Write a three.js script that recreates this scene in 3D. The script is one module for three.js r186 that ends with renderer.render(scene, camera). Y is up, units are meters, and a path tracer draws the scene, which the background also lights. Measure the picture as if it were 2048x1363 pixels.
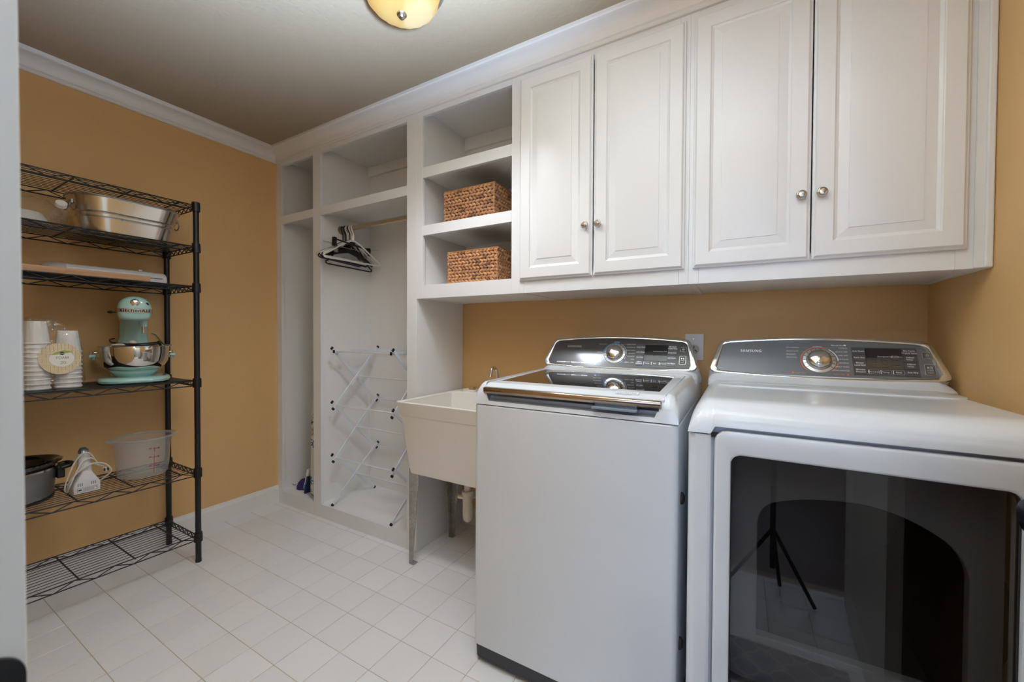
import * as THREE from 'three';
import { RoundedBoxGeometry } from 'three/addons/geometries/RoundedBoxGeometry.js';
import { mergeGeometries, mergeVertices, toCreasedNormals } from 'three/addons/utils/BufferGeometryUtils.js';
import { RectAreaLightUniformsLib } from 'three/addons/lights/RectAreaLightUniformsLib.js';

/* ------------------------------------------------------------------ camera, light, exposure */
RectAreaLightUniformsLib.init();
const scene = new THREE.Scene();
scene.background = new THREE.Color(0x06070a);
const R = Math.PI / 180;
const camera = new THREE.PerspectiveCamera(81.1507, 2048 / 1363, 0.05, 30);
camera.position.set(2.80597, 1.18035, 2.01784);
camera.rotation.set(-0.8863 * R, 29.7262 * R, 0.2661 * R, 'YXZ');
camera.focus = 1.75;
camera.userData.fStop = 7.1;
const renderer = new THREE.WebGLRenderer({ antialias: true });
renderer.toneMapping = THREE.LinearToneMapping;
renderer.toneMappingExposure = 0.56;
renderer.shadowMap.enabled = true;
const LAMP = 5.1, FLASH = 240, DAY = 6;
// daylight through the window of the hall behind the camera
const dayLight = new THREE.RectAreaLight(0xc4d9ff, DAY, 1.5, 1.4);
dayLight.position.set(2.9, 1.5, 4.55); dayLight.lookAt(2.9, 1.4, 0); dayLight.castShadow = true; scene.add(dayLight);
// the photographer's flash, bounced off the ceiling by the doorway
const flash = new THREE.SpotLight(0xbad9ff, FLASH, 6, 46 * R, 1, 2);
flash.position.set(2.95, 1.30, 1.90); flash.target.position.set(2.40, 2.44, 1.80);
flash.castShadow = true; flash.shadow.radius = 5; scene.add(flash, flash.target);

/* ------------------------------------------------------------------ helpers */
let seed = 7;
const rnd = () => { seed = (seed * 16807) % 2147483647; return seed / 2147483647; };
const V = (x, y, z) => new THREE.Vector3(x, y, z);
const used = {};
function numbered(n) { const k = used[n] = (used[n] ?? -1) + 1; return k ? n + '_' + String(k).padStart(3, '0') : n; }
function prep(g) {
  g = g.index ? g.toNonIndexed() : g;
  for (const k of Object.keys(g.attributes)) if (!['position', 'normal', 'uv', 'color'].includes(k)) g.deleteAttribute(k);
  if (!g.attributes.normal) g.computeVertexNormals();
  if (!g.attributes.uv) uvm(g);
  return g;
}
function uvm(g) {             // uv in metres from the dominant axis of each vertex
  if (!g.attributes.normal) g.computeVertexNormals();
  const p = g.attributes.position, n = g.attributes.normal, a = new Float32Array(p.count * 2);
  for (let i = 0; i < p.count; i++) {
    const x = Math.abs(n.getX(i)), y = Math.abs(n.getY(i)), z = Math.abs(n.getZ(i));
    if (x >= y && x >= z) { a[2 * i] = p.getZ(i); a[2 * i + 1] = p.getY(i); }
    else if (y >= z) { a[2 * i] = p.getX(i); a[2 * i + 1] = p.getZ(i); }
    else { a[2 * i] = p.getX(i); a[2 * i + 1] = p.getY(i); }
  }
  g.setAttribute('uv', new THREE.BufferAttribute(a, 2)); return g;
}
function join(gs) {
  gs = (Array.isArray(gs) ? gs.flat(3) : [gs]).map(prep);
  if (gs.some(g => g.attributes.color) && !gs.every(g => g.attributes.color)) gs.forEach(g => g.deleteAttribute('color'));
  return gs.length === 1 ? gs[0] : mergeGeometries(gs);
}
const worldOf = o => { const p = V(0, 0, 0); for (; o && o !== scene; o = o.parent) p.add(o.position); return p; };
function mesh(name, gs, mat, parent) {
  const g = join(gs);
  const m = new THREE.Mesh(g, mat); m.name = name; m.castShadow = m.receiveShadow = true;
  if (parent) { const w = worldOf(parent); if (w.lengthSq()) g.translate(-w.x, -w.y, -w.z); parent.add(m); }
  return m;
}
// a thing: a group at its base, geometry written in room coordinates
function thing(name, label, category, at = [0, 0, 0], group) {
  const o = new THREE.Group(); o.name = numbered(name); o.position.set(...at); scene.add(o);
  o.userData = { label, category }; if (group) o.userData.group = group; return o;
}
const part = (name, gs, mat, t, label, kind) => { const m = mesh(name, gs, mat, t); if (label) m.userData.label = label; if (kind) m.userData.kind = kind; return m; };
function single(name, gs, mat, label, category, at = [0, 0, 0], group) {
  const g = join(gs); g.translate(-at[0], -at[1], -at[2]);
  const m = new THREE.Mesh(g, mat); m.name = numbered(name); m.position.set(...at); m.castShadow = m.receiveShadow = true; scene.add(m);
  m.userData = { label, category }; if (group) m.userData.group = group; return m;
}
function struct(name, gs, mat) { const m = mesh(numbered(name), gs, mat); m.userData.kind = 'structure'; scene.add(m); return m; }
function structGroup(name) { const o = new THREE.Group(); o.name = numbered(name); o.userData.kind = 'structure'; scene.add(o); return o; }
function copyOf(o, at, label, group) {
  const c = o.clone(); c.name = numbered(o.name.replace(/_\d{3}$/, '')); c.position.set(...at); c.userData = { ...o.userData };
  if (label) c.userData.label = label; if (group) c.userData.group = group; scene.add(c); return c;
}
// geometry
function B(x0, x1, y0, y1, z0, z1, r = 0.002, s = 1) {
  const w = x1 - x0, h = y1 - y0, d = z1 - z0; r = Math.min(r, w / 2.1, h / 2.1, d / 2.1);
  const g = r > 0 ? new RoundedBoxGeometry(w, h, d, s, r) : new THREE.BoxGeometry(w, h, d);
  g.translate((x0 + x1) / 2, (y0 + y1) / 2, (z0 + z1) / 2); return uvm(prep(g));
}
function P(x0, x1, y0, y1, z0, z1) { return B(x0, x1, y0, y1, z0, z1, 0); }
function rod(a, b, r0, r1 = r0, n = 8) {
  a = a.isVector3 ? a : V(...a); b = b.isVector3 ? b : V(...b);
  const d = b.clone().sub(a), g = new THREE.CylinderGeometry(r1, r0, d.length(), n, 1);
  g.applyQuaternion(new THREE.Quaternion().setFromUnitVectors(V(0, 1, 0), d.normalize()));
  g.translate((a.x + b.x) / 2, (a.y + b.y) / 2, (a.z + b.z) / 2); return g;
}
function tube(pts, r, seg = 40, rad = 8, closed = false) {
  const c = new THREE.CatmullRomCurve3(pts.map(p => p.isVector3 ? p : V(...p)), closed, 'catmullrom', 0.5);
  const g = prep(new THREE.TubeGeometry(c, seg, r, rad, closed));
  if (closed) return g;
  const caps = [0, 1].map(t => { const p = c.getPoint(t), s = new THREE.SphereGeometry(r, rad, 4); s.translate(p.x, p.y, p.z); return s; });
  return join([g, ...caps]);
}
function lathe(pts, cx, y, cz, n = 32) { const g = new THREE.LatheGeometry(pts.map(p => new THREE.Vector2(p[0], p[1])), n); g.translate(cx, y, cz); return toCreasedNormals(g, 0.6); }
function latheOn(pts, at, dir, n = 24) {           // lathe about any axis
  const g = new THREE.LatheGeometry(pts.map(p => new THREE.Vector2(p[0], p[1])), n);
  g.applyQuaternion(new THREE.Quaternion().setFromUnitVectors(V(0, 1, 0), V(...dir).normalize())); g.translate(...at); return toCreasedNormals(g, 0.6);
}
function soup(tris, crease = 0.5) {
  const g = new THREE.BufferGeometry(); g.setAttribute('position', new THREE.Float32BufferAttribute(tris.flatMap(p => [p.x, p.y, p.z]), 3));
  g.computeVertexNormals(); return uvm(toCreasedNormals(g, crease));
}
const quad = (o, a, b, c, d) => { o.push(a, b, c, a, c, d); };
function loft(rings, { closed = true, capStart = false, capEnd = false, crease = 0.5 } = {}) {
  const o = [];
  for (let k = 0; k + 1 < rings.length; k++) {
    const A = rings[k], C = rings[k + 1], n = A.length;
    for (let i = 0; i < (closed ? n : n - 1); i++) { const j = (i + 1) % n; quad(o, A[i], A[j], C[j], C[i]); }
  }
  const cap = (A, flip) => { const c = V(0, 0, 0); A.forEach(p => c.add(p)); c.divideScalar(A.length); A.forEach((p, i) => { const q = A[(i + 1) % A.length]; flip ? o.push(c, q, p) : o.push(c, p, q); }); };
  if (capStart) cap(rings[0], true); if (capEnd) cap(rings[rings.length - 1], false);
  return soup(o, crease);
}
// rings in the horizontal plane (rounded rectangle / ellipse), counter-clockwise seen from below so that lofts upward face outward
function rr(x0, x1, z0, z1, y, r = 0.01, n = 4) {
  const o = [];
  for (const [cx, cz, a0] of [[x1 - r, z1 - r, 0], [x0 + r, z1 - r, 90], [x0 + r, z0 + r, 180], [x1 - r, z0 + r, 270]])
    for (let i = 0; i <= n; i++) { const a = (a0 + 90 * i / n) * R; o.push(V(cx + r * Math.cos(a), y, cz + r * Math.sin(a))); }
  return o.reverse();
}
function el(cx, cz, rx, rz, y, n = 40) { const o = []; for (let i = 0; i < n; i++) { const a = -i / n * 2 * Math.PI; o.push(V(cx + rx * Math.cos(a), y, cz + rz * Math.sin(a))); } return o; }
function shape(pts) { const s = new THREE.Shape(); pts.forEach((p, i) => i ? s.lineTo(p[0], p[1]) : s.moveTo(p[0], p[1])); s.closePath(); return s; }
function rrShape(x0, x1, y0, y1, r, n = 6, Cls = THREE.Shape) {
  const s = new Cls();
  s.moveTo(x0 + r, y0); s.lineTo(x1 - r, y0); s.absarc(x1 - r, y0 + r, r, -Math.PI / 2, 0); s.lineTo(x1, y1 - r); s.absarc(x1 - r, y1 - r, r, 0, Math.PI / 2);
  s.lineTo(x0 + r, y1); s.absarc(x0 + r, y1 - r, r, Math.PI / 2, Math.PI); s.lineTo(x0, y0 + r); s.absarc(x0 + r, y0 + r, r, Math.PI, Math.PI * 1.5); return s;
}
function ext(s, depth, bevel = 0, seg = 2, curve = 10) {
  return toCreasedNormals(prep(new THREE.ExtrudeGeometry(s, { depth, bevelEnabled: bevel > 0, bevelThickness: bevel, bevelSize: bevel, bevelOffset: -bevel, bevelSegments: seg, curveSegments: curve })), 0.45);
}
const mv = (g, x, y, z) => (g.translate(x, y, z), g);
// a profile in the plane across an axis, swept straight along X from x0 to x1: pts are [z, y]
function alongX(pts, x0, x1, closed = true, crease = 0.5) {
  const rings = [x0, x1].map(x => pts.map(p => V(x, p[1], p[0])));
  return loft(rings, { closed, capStart: closed, capEnd: closed, crease });
}
// raised panel: nested rectangles, prof = [inset, z] from the outer edge to the field
function panelled(x0, x1, y0, y1, z, prof) {
  const rings = prof.map(([d, h]) => [V(x0 + d, y0 + d, z + h), V(x1 - d, y0 + d, z + h), V(x1 - d, y1 - d, z + h), V(x0 + d, y1 - d, z + h)]);
  return loft(rings, { capStart: true, capEnd: true, crease: 0.25 });
}
/* ------------------------------------------------------------------ textures and materials */
function hash(x, y) { const s = Math.sin(x * 127.1 + y * 311.7) * 43758.5453; return s - Math.floor(s); }
function vnoise(x, y, w) { const xi = Math.floor(x), yi = Math.floor(y), f = x - xi, g = y - yi, u = f * f * (3 - 2 * f), v = g * g * (3 - 2 * g), m = a => ((a % w) + w) % w;
  const a = hash(m(xi), m(yi)), b = hash(m(xi + 1), m(yi)), c = hash(m(xi), m(yi + 1)), d = hash(m(xi + 1), m(yi + 1)); return a + (b - a) * u + (c - a) * v + (a - b - c + d) * u * v; }
function dataTex(n, f, srgb = false, repeat = 1) {
  const d = new Uint8Array(n * n * 4);
  for (let y = 0; y < n; y++) for (let x = 0; x < n; x++) { const c = f(x / n, y / n), i = 4 * (y * n + x); const a = Array.isArray(c) ? c : [c, c, c]; for (let k = 0; k < 3; k++) d[i + k] = Math.max(0, Math.min(255, a[k] * 255)); d[i + 3] = 255; }
  const t = new THREE.DataTexture(d, n, n); t.wrapS = t.wrapT = THREE.RepeatWrapping; t.magFilter = THREE.LinearFilter; t.minFilter = THREE.LinearMipmapLinearFilter; t.generateMipmaps = true;
  if (srgb) t.colorSpace = THREE.SRGBColorSpace; t.repeat.set(repeat, repeat); t.needsUpdate = true; return t;
}
function canvasTex(w, h, draw) {
  const c = document.createElement('canvas'); c.width = w; c.height = h; draw(c.getContext('2d'), w, h);
  const t = new THREE.CanvasTexture(c); t.colorSpace = THREE.SRGBColorSpace; t.anisotropy = 8; return t;
}
const M = (color, roughness = 0.5, metalness = 0, more = {}) => new THREE.MeshPhysicalMaterial({ color, roughness, metalness, ...more });
const peel = dataTex(256, (u, v) => 0.55 * vnoise(u * 64, v * 64, 64) + 0.3 * vnoise(u * 128, v * 128, 128) + 0.15 * vnoise(u * 12, v * 12, 12), false, 1.6);
const brush = dataTex(256, (u, v) => 0.6 * vnoise(u * 6, v * 128, 128) + 0.4 * vnoise(u * 24, v * 200, 200), false, 4);
const mottle = dataTex(256, (u, v) => 0.75 + 0.25 * vnoise(u * 9, v * 9, 9) * vnoise(u * 40 + 3, v * 40, 40), true, 3);
const mWall = M(0xdcb177, 0.62, 0, { bumpMap: peel, bumpScale: 0.0006 });
const mCeil = M(0xab9980, 0.9, 0, { bumpMap: peel, bumpScale: 0.0008 });
const mPaint = M(0xebebec, 0.3, 0, { bumpMap: peel, bumpScale: 0.00018 });   // semi-gloss cabinet enamel
const mTrim = M(0xe9e5e0, 0.4);
const mInside = M(0xf0eeec, 0.55);
const mTiles = [0xedebed, 0xebe8e9, 0xefedee, 0xece9eb].map(c => M(c, 0.36, 0, { bumpMap: peel, bumpScale: 0.0002 }));
const mGrout = M(0xc4b5a2, 0.9);
const mBlack = M(0x0c0b0b, 0.42, 0.2, { clearcoat: 0.3, clearcoatRoughness: 0.35 });
const mBlackPl = M(0x0e0e0f, 0.45);
const mWhiteAp = M(0xdfe3e8, 0.3, 0, { clearcoat: 0.6, clearcoatRoughness: 0.12 });
const mChrome = M(0xd8d6d2, 0.12, 1);
const mNickel = M(0xb9b3aa, 0.28, 1);
const mSteel = M(0xcfcdc9, 0.14, 1, { bumpMap: brush, bumpScale: 0.0001 });
const mGalv = M(0xc6c5c1, 0.34, 1, { map: mottle });
const mGalvLeg = M(0xc6c2ba, 0.5, 0.2, { map: mottle });
const mWhitePl = M(0xe7e5e1, 0.4);
const mSink = M(0xf0eae2, 0.35, 0, { clearcoat: 0.2 });
const mPipe = M(0xe6dcc8, 0.45);
const mAqua = M(0xa6cfca, 0.22, 0, { clearcoat: 0.8, clearcoatRoughness: 0.06 });
const crinkle = dataTex(256, (u, v) => { const r = (a, b, k) => 1 - Math.abs(2 * vnoise(a, b, k) - 1); return 0.6 * r(u * 9 + 2 * vnoise(u * 5, v * 5, 5), v * 9, 9) + 0.4 * r(u * 21, v * 21 + 2, 21); }, false, 6);
const mFilm = M(0xffffff, 0.06, 0, { transmission: 1, thickness: 0, ior: 1.6, side: THREE.DoubleSide, bumpMap: crinkle, bumpScale: 0.004 });
const mDark = M(0x17171a, 0.5);

/* ------------------------------------------------------------------ the room */
const W = 3.404, H = 2.44, ZF = 1.981, D = 0.416, T = 0.1;
const DX0 = 2.475, DX1 = 3.245, DH = 2.04;                       // doorway in the front wall
struct('wall_back', P(-T, W + T, -T, H + T, -T, 0), mWall);
struct('wall_left', P(-T, 0, -T, H + T, 0, ZF), mWall);
struct('wall_right', P(W, W + T, -T, H + T, 0, ZF), mWall);
struct('wall_front', [P(-T, DX0 - 0.02, -T, H + T, ZF, ZF + T), P(DX1 + 0.02, W + T, -T, H + T, ZF, ZF + T), P(DX0 - 0.02, DX1 + 0.02, DH + 0.02, H + T, ZF, ZF + T)], mWall);
struct('ceiling', P(-T, W + T, H, H + T, -T, ZF + T), mCeil);
// tiled floor: every tile its own piece on the grout bed
{
  const f = structGroup('floor');
  part('grout_bed', P(-T, W + T, -T, -0.0012, -T, ZF + T), mGrout, f);
  const ts = 0.1544, ox = 1.5323 - 10 * ts, oz = 0.7566 - 5 * ts, gap = 0.0024;
  const hidden = (x0, x1, z0, z1) => (x1 < 1.29 && z1 < D - 0.01) || (x0 > 1.99 && z1 < 0.68) || (x0 > 2.70 && z1 < 0.86);
  for (let i = -1; i < 22; i++) for (let j = -1; j < 14; j++) {
    const x0 = Math.max(0, ox + i * ts) + gap / 2, x1 = Math.min(W, ox + (i + 1) * ts) - gap / 2, z0 = Math.max(0, oz + j * ts) + gap / 2, z1 = Math.min(ZF + 0.05, oz + (j + 1) * ts) - gap / 2;
    if (x1 - x0 < 0.004 || z1 - z0 < 0.004 || hidden(x0, x1, z0, z1)) continue;
    part('tile', B(x0, x1, -0.006, 0, z0, z1, 0.0011), mTiles[Math.floor(hash(i, j) * 4)], f);
  }
}
// hall behind the camera: it only sends its daylight through the doorway
const mHall = M(0xd8d2c8, 0.7), mHallFloor = M(0x6d5138, 0.45);
struct('floor_hall', P(1.2, 4.7, -T, -0.001, ZF + T, 4.8), mHallFloor);
struct('ceiling_hall', P(1.2, 4.7, H, H + T, ZF + T, 4.8), mCeil);
struct('wall_hall_left', P(1.1, 1.2, -T, H + T, ZF + T, 4.8), mHall);
struct('wall_hall_right', P(4.7, 4.8, -T, H + T, ZF + T, 4.8), mHall);
struct('wall_hall_far', [P(1.2, 2.15, -T, H + T, 4.7, 4.8), P(3.65, 4.7, -T, H + T, 4.7, 4.8), P(2.15, 3.65, -T, 0.8, 4.7, 4.8), P(2.15, 3.65, 2.2, H + T, 4.7, 4.8)], mHall);
struct('window_1', P(2.15, 3.65, 0.8, 2.2, 4.70, 4.72), M(0x888888, 0.3, 0, { emissive: 0xc4d9ff, emissiveIntensity: 2 }));
struct('trim_3', [P(2.07, 2.15, 0.72, 2.28, 4.66, 4.7), P(3.65, 3.73, 0.72, 2.28, 4.66, 4.7), P(2.15, 3.65, 2.2, 2.28, 4.66, 4.7), P(2.15, 3.65, 0.72, 0.8, 4.64, 4.7), P(2.15, 3.65, 1.48, 1.52, 4.66, 4.7)], mTrim);
// crown moulding along the left wall and along the cabinets, mitred in the corner
{
  const y0 = 2.356, prof = [[0, 0], [0.010, 0], [0.013, 0.004], [0.013, 0.014], [0.018, 0.018], [0.020, 0.024]];
  for (let i = 0; i <= 8; i++) { const a = i / 8 * Math.PI / 2; prof.push([0.020 + 0.046 * (1 - Math.cos(a)), 0.024 + 0.040 * Math.sin(a)]); }
  prof.push([0.072, 0.066], [0.076, 0.070], [0.076, 0.084]);
  const wallRun = [prof.map(([p, h]) => V(p, y0 + h, ZF)), prof.map(([p, h]) => V(p, y0 + h, D + p))];
  const cabRun = [prof.map(([p, h]) => V(p, y0 + h, D + p)), prof.map(([p, h]) => V(W, y0 + h, D + p))];
  struct('trim_1', loft(wallRun, { closed: false, crease: 0.35 }), mTrim);
  struct('trim_2', loft(cabRun, { closed: false, crease: 0.35 }), mTrim);
}
const baseProf = [[0, 0], [0.014, 0], [0.014, 0.095], [0.011, 0.104], [0.006, 0.112], [0.004, 0.12], [0, 0.12]];
struct('baseboard_left', loft([baseProf.map(([p, h]) => V(p, h, ZF)), baseProf.map(([p, h]) => V(p, h, D))], { crease: 0.3 }), mTrim);
struct('baseboard_back', loft([baseProf.map(([p, h]) => V(1.303, h * 0.85, p)), baseProf.map(([p, h]) => V(W, h * 0.85, p))], { crease: 0.3 }), mTrim);
// door frame, and the door that stands open against the right wall
{
  const d = structGroup('door_1');
  const jamb = part('door_frame', [B(DX0 - 0.02, DX0, 0, DH + 0.02, ZF - 0.018, ZF + T + 0.018, 0.001), B(DX1, DX1 + 0.02, 0, DH + 0.02, ZF - 0.018, ZF + T + 0.018, 0.001), B(DX0, DX1, DH, DH + 0.02, ZF - 0.018, ZF + T + 0.018, 0.001),
    P(DX0 - 0.001, DX0 + 0.011, 0, DH, ZF + 0.045, ZF + 0.075)], mTrim, d);
  part('casing', [B(DX0 - 0.085, DX0 - 0.004, 0, DH + 0.085, ZF - 0.018, ZF, 0.004), B(DX1 + 0.004, DX1 + 0.085, 0, DH + 0.085, ZF - 0.018, ZF, 0.004), B(DX0 - 0.004, DX1 + 0.004, DH + 0.004, DH + 0.085, ZF - 0.018, ZF, 0.004)], mTrim, d);
  const s = rrShape(-0.0225, 0.0225, -0.031, 0.031, 0.014);
  const g = ext(s, 0.0026, 0.0006); g.rotateY(Math.PI / 2); g.translate(DX0 - 0.0002, 0.982, ZF + 0.0052);
  part('strike_plate', g, M(0x0b0b0d, 0.35, 0.4), d, 'black metal strike plate');
}
{
  const t = thing('open_door', 'white hinged door standing open along the wall beside the dryer, round black knob', 'door', [3.252, 0, ZF - 0.03]);
  const ang = 3.4 * R;     // leaf runs from the hinge towards the dryer
  const place = g => { g.rotateY(ang); g.translate(3.252, 0, ZF - 0.03); return g; };
  const leaf = panelled(-0.73, -0.012, 0.012, 2.03, 0, [[0, 0], [0, 0.035], [0.10, 0.035], [0.11, 0.028], [0.13, 0.028], [0.15, 0.033]]);
  leaf.rotateY(-Math.PI / 2);
  part('door_leaf', place(leaf), mTrim, t);
  for (const y of [0.25, 1.75]) part('hinge', place(rod([0.004, y - 0.045, -0.006], [0.004, y + 0.045, -0.006], 0.006)), mBlackPl, t);
  const kn = latheOn([[0, 0], [0.03, 0], [0.03, 0.005], [0.012, 0.009], [0.011, 0.024], [0.02, 0.03], [0.0268, 0.042], [0.027, 0.052], [0.02, 0.062], [0, 0.066]], [-0.035, 0.96, -0.675], [-1, 0, 0], 28);
  part('knob', place(kn), M(0x0d0e12, 0.2, 0.5), t, 'round black door knob');
}
/* ------------------------------------------------------------------ the ceiling light */
{
  const cx = 1.745, cz = 0.965;
  const t = thing('ceiling_light', 'frosted amber glass dome light mounted flush on the ceiling, small metal finial', 'lamp', [cx, H, cz]);
  part('pan', lathe([[0, 0], [0.152, 0], [0.154, -0.010], [0.147, -0.022], [0.137, -0.026], [0, -0.026]].map(p => [p[0], p[1]]).reverse(), cx, H, cz, 48), M(0xb7b1a8, 0.35, 0.8), t);
  const o = []; const N = 72, K = 14, pt = (i, k) => { const a = i / N * 2 * Math.PI, s = k / K, r = 0.134 * Math.sin(s * Math.PI / 2) * (1 + 0.02 * s * Math.sin(a * 18 + 2 * s)), y = -0.114 + 0.092 * Math.pow(s, 2.3); return [V(cx + r * Math.cos(a), H + y, cz + r * Math.sin(a)), s, a]; };
  const uv = [];
  for (let k = 0; k < K; k++) for (let i = 0; i < N; i++) for (const [a, b] of [[i, k], [i + 1, k], [i + 1, k + 1], [i, k], [i + 1, k + 1], [i, k + 1]]) { const q = pt(a, b); o.push(q[0]); uv.push(a / N, q[1]); }
  let g = new THREE.BufferGeometry(); g.setAttribute('position', new THREE.Float32BufferAttribute(o.flatMap(p => [p.x, p.y, p.z]), 3)); g.setAttribute('uv', new THREE.Float32BufferAttribute(uv, 2));
  g.computeVertexNormals(); g = toCreasedNormals(g, 0.8);
  // alabaster swirls: the glow of the glass, brighter over the bulbs
  const glow = dataTex(256, (u, v) => { const b = Math.max(0, Math.cos((u - 0.86) * 2 * Math.PI)) , hot = Math.exp(-Math.pow((v - 0.35) / 0.42, 2)) * (0.35 + 0.65 * b) + 0.25 * Math.exp(-v * v / 0.12);
    const sw = vnoise(u * 16 + 3 * vnoise(u * 8, v * 6, 8), v * 4, 16); const k = Math.min(1, hot * 1.15 + 0.12 * sw); return [0.84 + 0.16 * k, 0.60 + 0.38 * k + 0.04 * sw, 0.22 + 0.66 * k]; }, true);
  part('glass_dome', g, M(0x86632e, 0.3, 0, { emissive: 0xffffff, emissiveMap: glow, emissiveIntensity: 1.25, side: THREE.DoubleSide }), t, 'frosted glass dome with amber swirls');
  part('finial', lathe([[0.0001, -0.136], [0.006, -0.134], [0.011, -0.129], [0.012, -0.125], [0.017, -0.121], [0.018, -0.117], [0.012, -0.114], [0.0001, -0.113]], cx, H, cz, 24), mNickel, t);
  const L = new THREE.SpotLight(0xeef4ff, LAMP, 0, 70 * R, 0.5, 2); L.position.set(0, -0.142, 0); L.target.position.set(0, -2.4, 0); L.castShadow = true; L.shadow.radius = 6; t.add(L, L.target);
}
// the flash on its stand, just inside the doorway and beside the camera
{
  const t = thing('flash_stand', 'black light stand with a flash head turned up at the ceiling, by the doorway', 'light stand', [2.95, 0, 1.90]);
  part('pole', rod([2.95, 0.12, 1.90], [2.95, 1.16, 1.90], 0.011), mBlackPl, t);
  for (const a of [80, 200, 320]) part('leg', rod([2.95, 0.30, 1.90], [2.95 + 0.2 * Math.cos(a * R), 0.008, 1.90 + 0.07 * Math.sin(a * R)], 0.008), mBlackPl, t);
  part('flash_lamp', B(2.90, 3.00, 1.16, 1.26, 1.87, 1.93, 0.008), mBlackPl, t);
  part('flash_face', P(2.907, 2.993, 1.26, 1.268, 1.876, 1.924), M(0xffffff, 0.4, 0, { emissive: 0xfff4ea, emissiveIntensity: 2 }), t);
}

// rug in front of the dryer, seen in the glass of its door
{
  const art = canvasTex(512, 512, (c, w, h) => { c.fillStyle = '#6e6a74'; c.fillRect(0, 0, w, h); c.strokeStyle = '#b9b3b4'; c.lineWidth = 9; for (let x = -1; x < 5; x++) for (let y = -1; y < 5; y++) { c.save(); c.translate(x * 128 + 64, y * 128 + 64); c.beginPath(); for (let k = 0; k <= 60; k++) { const a = k / 60 * 6.2832, r = 58 + 10 * Math.cos(4 * a); k ? c.lineTo(r * Math.cos(a), r * Math.sin(a)) : c.moveTo(r * Math.cos(a), r * Math.sin(a)); } c.stroke(); c.beginPath(); c.moveTo(-64, 0); c.lineTo(-44, 0); c.moveTo(44, 0); c.lineTo(64, 0); c.stroke(); c.restore(); } });
  art.wrapS = art.wrapT = THREE.RepeatWrapping; art.repeat.set(2.2, 2.2);
  single('rug', B(2.55, 3.15, 0.0003, 0.007, 1.0, 1.51, 0.003, 2), M(0xffffff, 0.95, 0, { map: art }), 'grey rug with a pale trellis pattern on the floor before the dryer', 'rug', [2.85, 0, 1.255]);
}

/* ------------------------------------------------------------------ built-in closet, open shelves, wall cabinets */
const YT = 2.3294, YC = 2.41;                 // top of the openings, top of the carcasses
const F0 = D - 0.019;                          // back of the face frame
const knobProf = [[0, 0.0225], [0.0075, 0.0222], [0.0095, 0.0205], [0.0105, 0.0212], [0.0125, 0.0205], [0.0148, 0.0165], [0.0150, 0.0145], [0.012, 0.0115], [0.0068, 0.0095], [0.0062, 0.003], [0.0085, 0.001], [0.0085, 0]].reverse();
{
  const t = thing('built_in_closet', 'tall white built-in closet with hanging rod, a narrow bay against the ochre wall', 'closet', [0, 0, 0]);
  const st = (x0, x1) => part('stile', B(x0, x1, 0, YC, F0, D, 0.0012), mPaint, t);
  st(0, 0.0582); st(0.4068, 0.4841); st(1.2296, 1.3005);
  for (const [x0, x1] of [[0.0582, 0.4068], [0.4841, 1.2296]]) {
    part('rail', B(x0, x1, YT, YC, F0, D, 0.0012), mPaint, t);
    part('rail', B(x0, x1, 1.9345, 1.9881, F0, D, 0.0012), mPaint, t);
    part('rail', B(x0, x1, 0, 0.0852, F0, D, 0.0012), mPaint, t);
    part('shelf', B(x0 - 0.018, x1 + 0.018, 1.958, 1.9875, 0.012, F0, 0.001), mInside, t);
    part('floor_panel', B(x0 - 0.018, x1 + 0.018, 0.062, 0.0845, 0.012, F0, 0.001), mInside, t);
    part('top_panel', B(x0 - 0.018, x1 + 0.018, 2.378, YC, 0.012, F0, 0.001), mInside, t);
    part('back_panel', B(x0 - 0.018, x1 + 0.018, 0, YC, 0.002, 0.012, 0), mInside, t);
    part('cleat', B(x0 - 0.018, x1 + 0.018, 2.311, 2.378, 0.012, 0.030, 0.002), mInside, t);
    part('cleat', B(x0 - 0.018, x1 + 0.018, 1.781, 1.958, 0.012, 0.026, 0.002), mInside, t);
  }
  part('side_panel', B(0.012, 0.040, 0, YC, 0.002, F0, 0.001), mInside, t);
  part('divider_panel', B(0.425, 0.466, 0, YC, 0.002, F0, 0.001), mInside, t);
  part('side_panel', B(1.2476, 1.3005, 0, YC, 0.002, F0, 0.001), mPaint, t);
  part('cleat', B(0.466, 0.480, 1.781, 1.958, 0.026, F0, 0.002), mInside, t);
  part('cleat', B(1.2336, 1.2476, 1.781, 1.958, 0.026, F0, 0.002), mInside, t);
  part('closet_rod', rod([0.480, 1.875, 0.26], [1.2336, 1.875, 0.26], 0.0155, 0.0155, 20), M(0xc9bda6, 0.3, 0.85), t, 'satin metal closet rod');
  for (const x of [0.483, 1.2306]) part('rod_flange', rod([x - 0.003, 1.875, 0.26], [x + 0.003, 1.875, 0.26], 0.028, 0.028, 20), mNickel, t);
}
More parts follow.
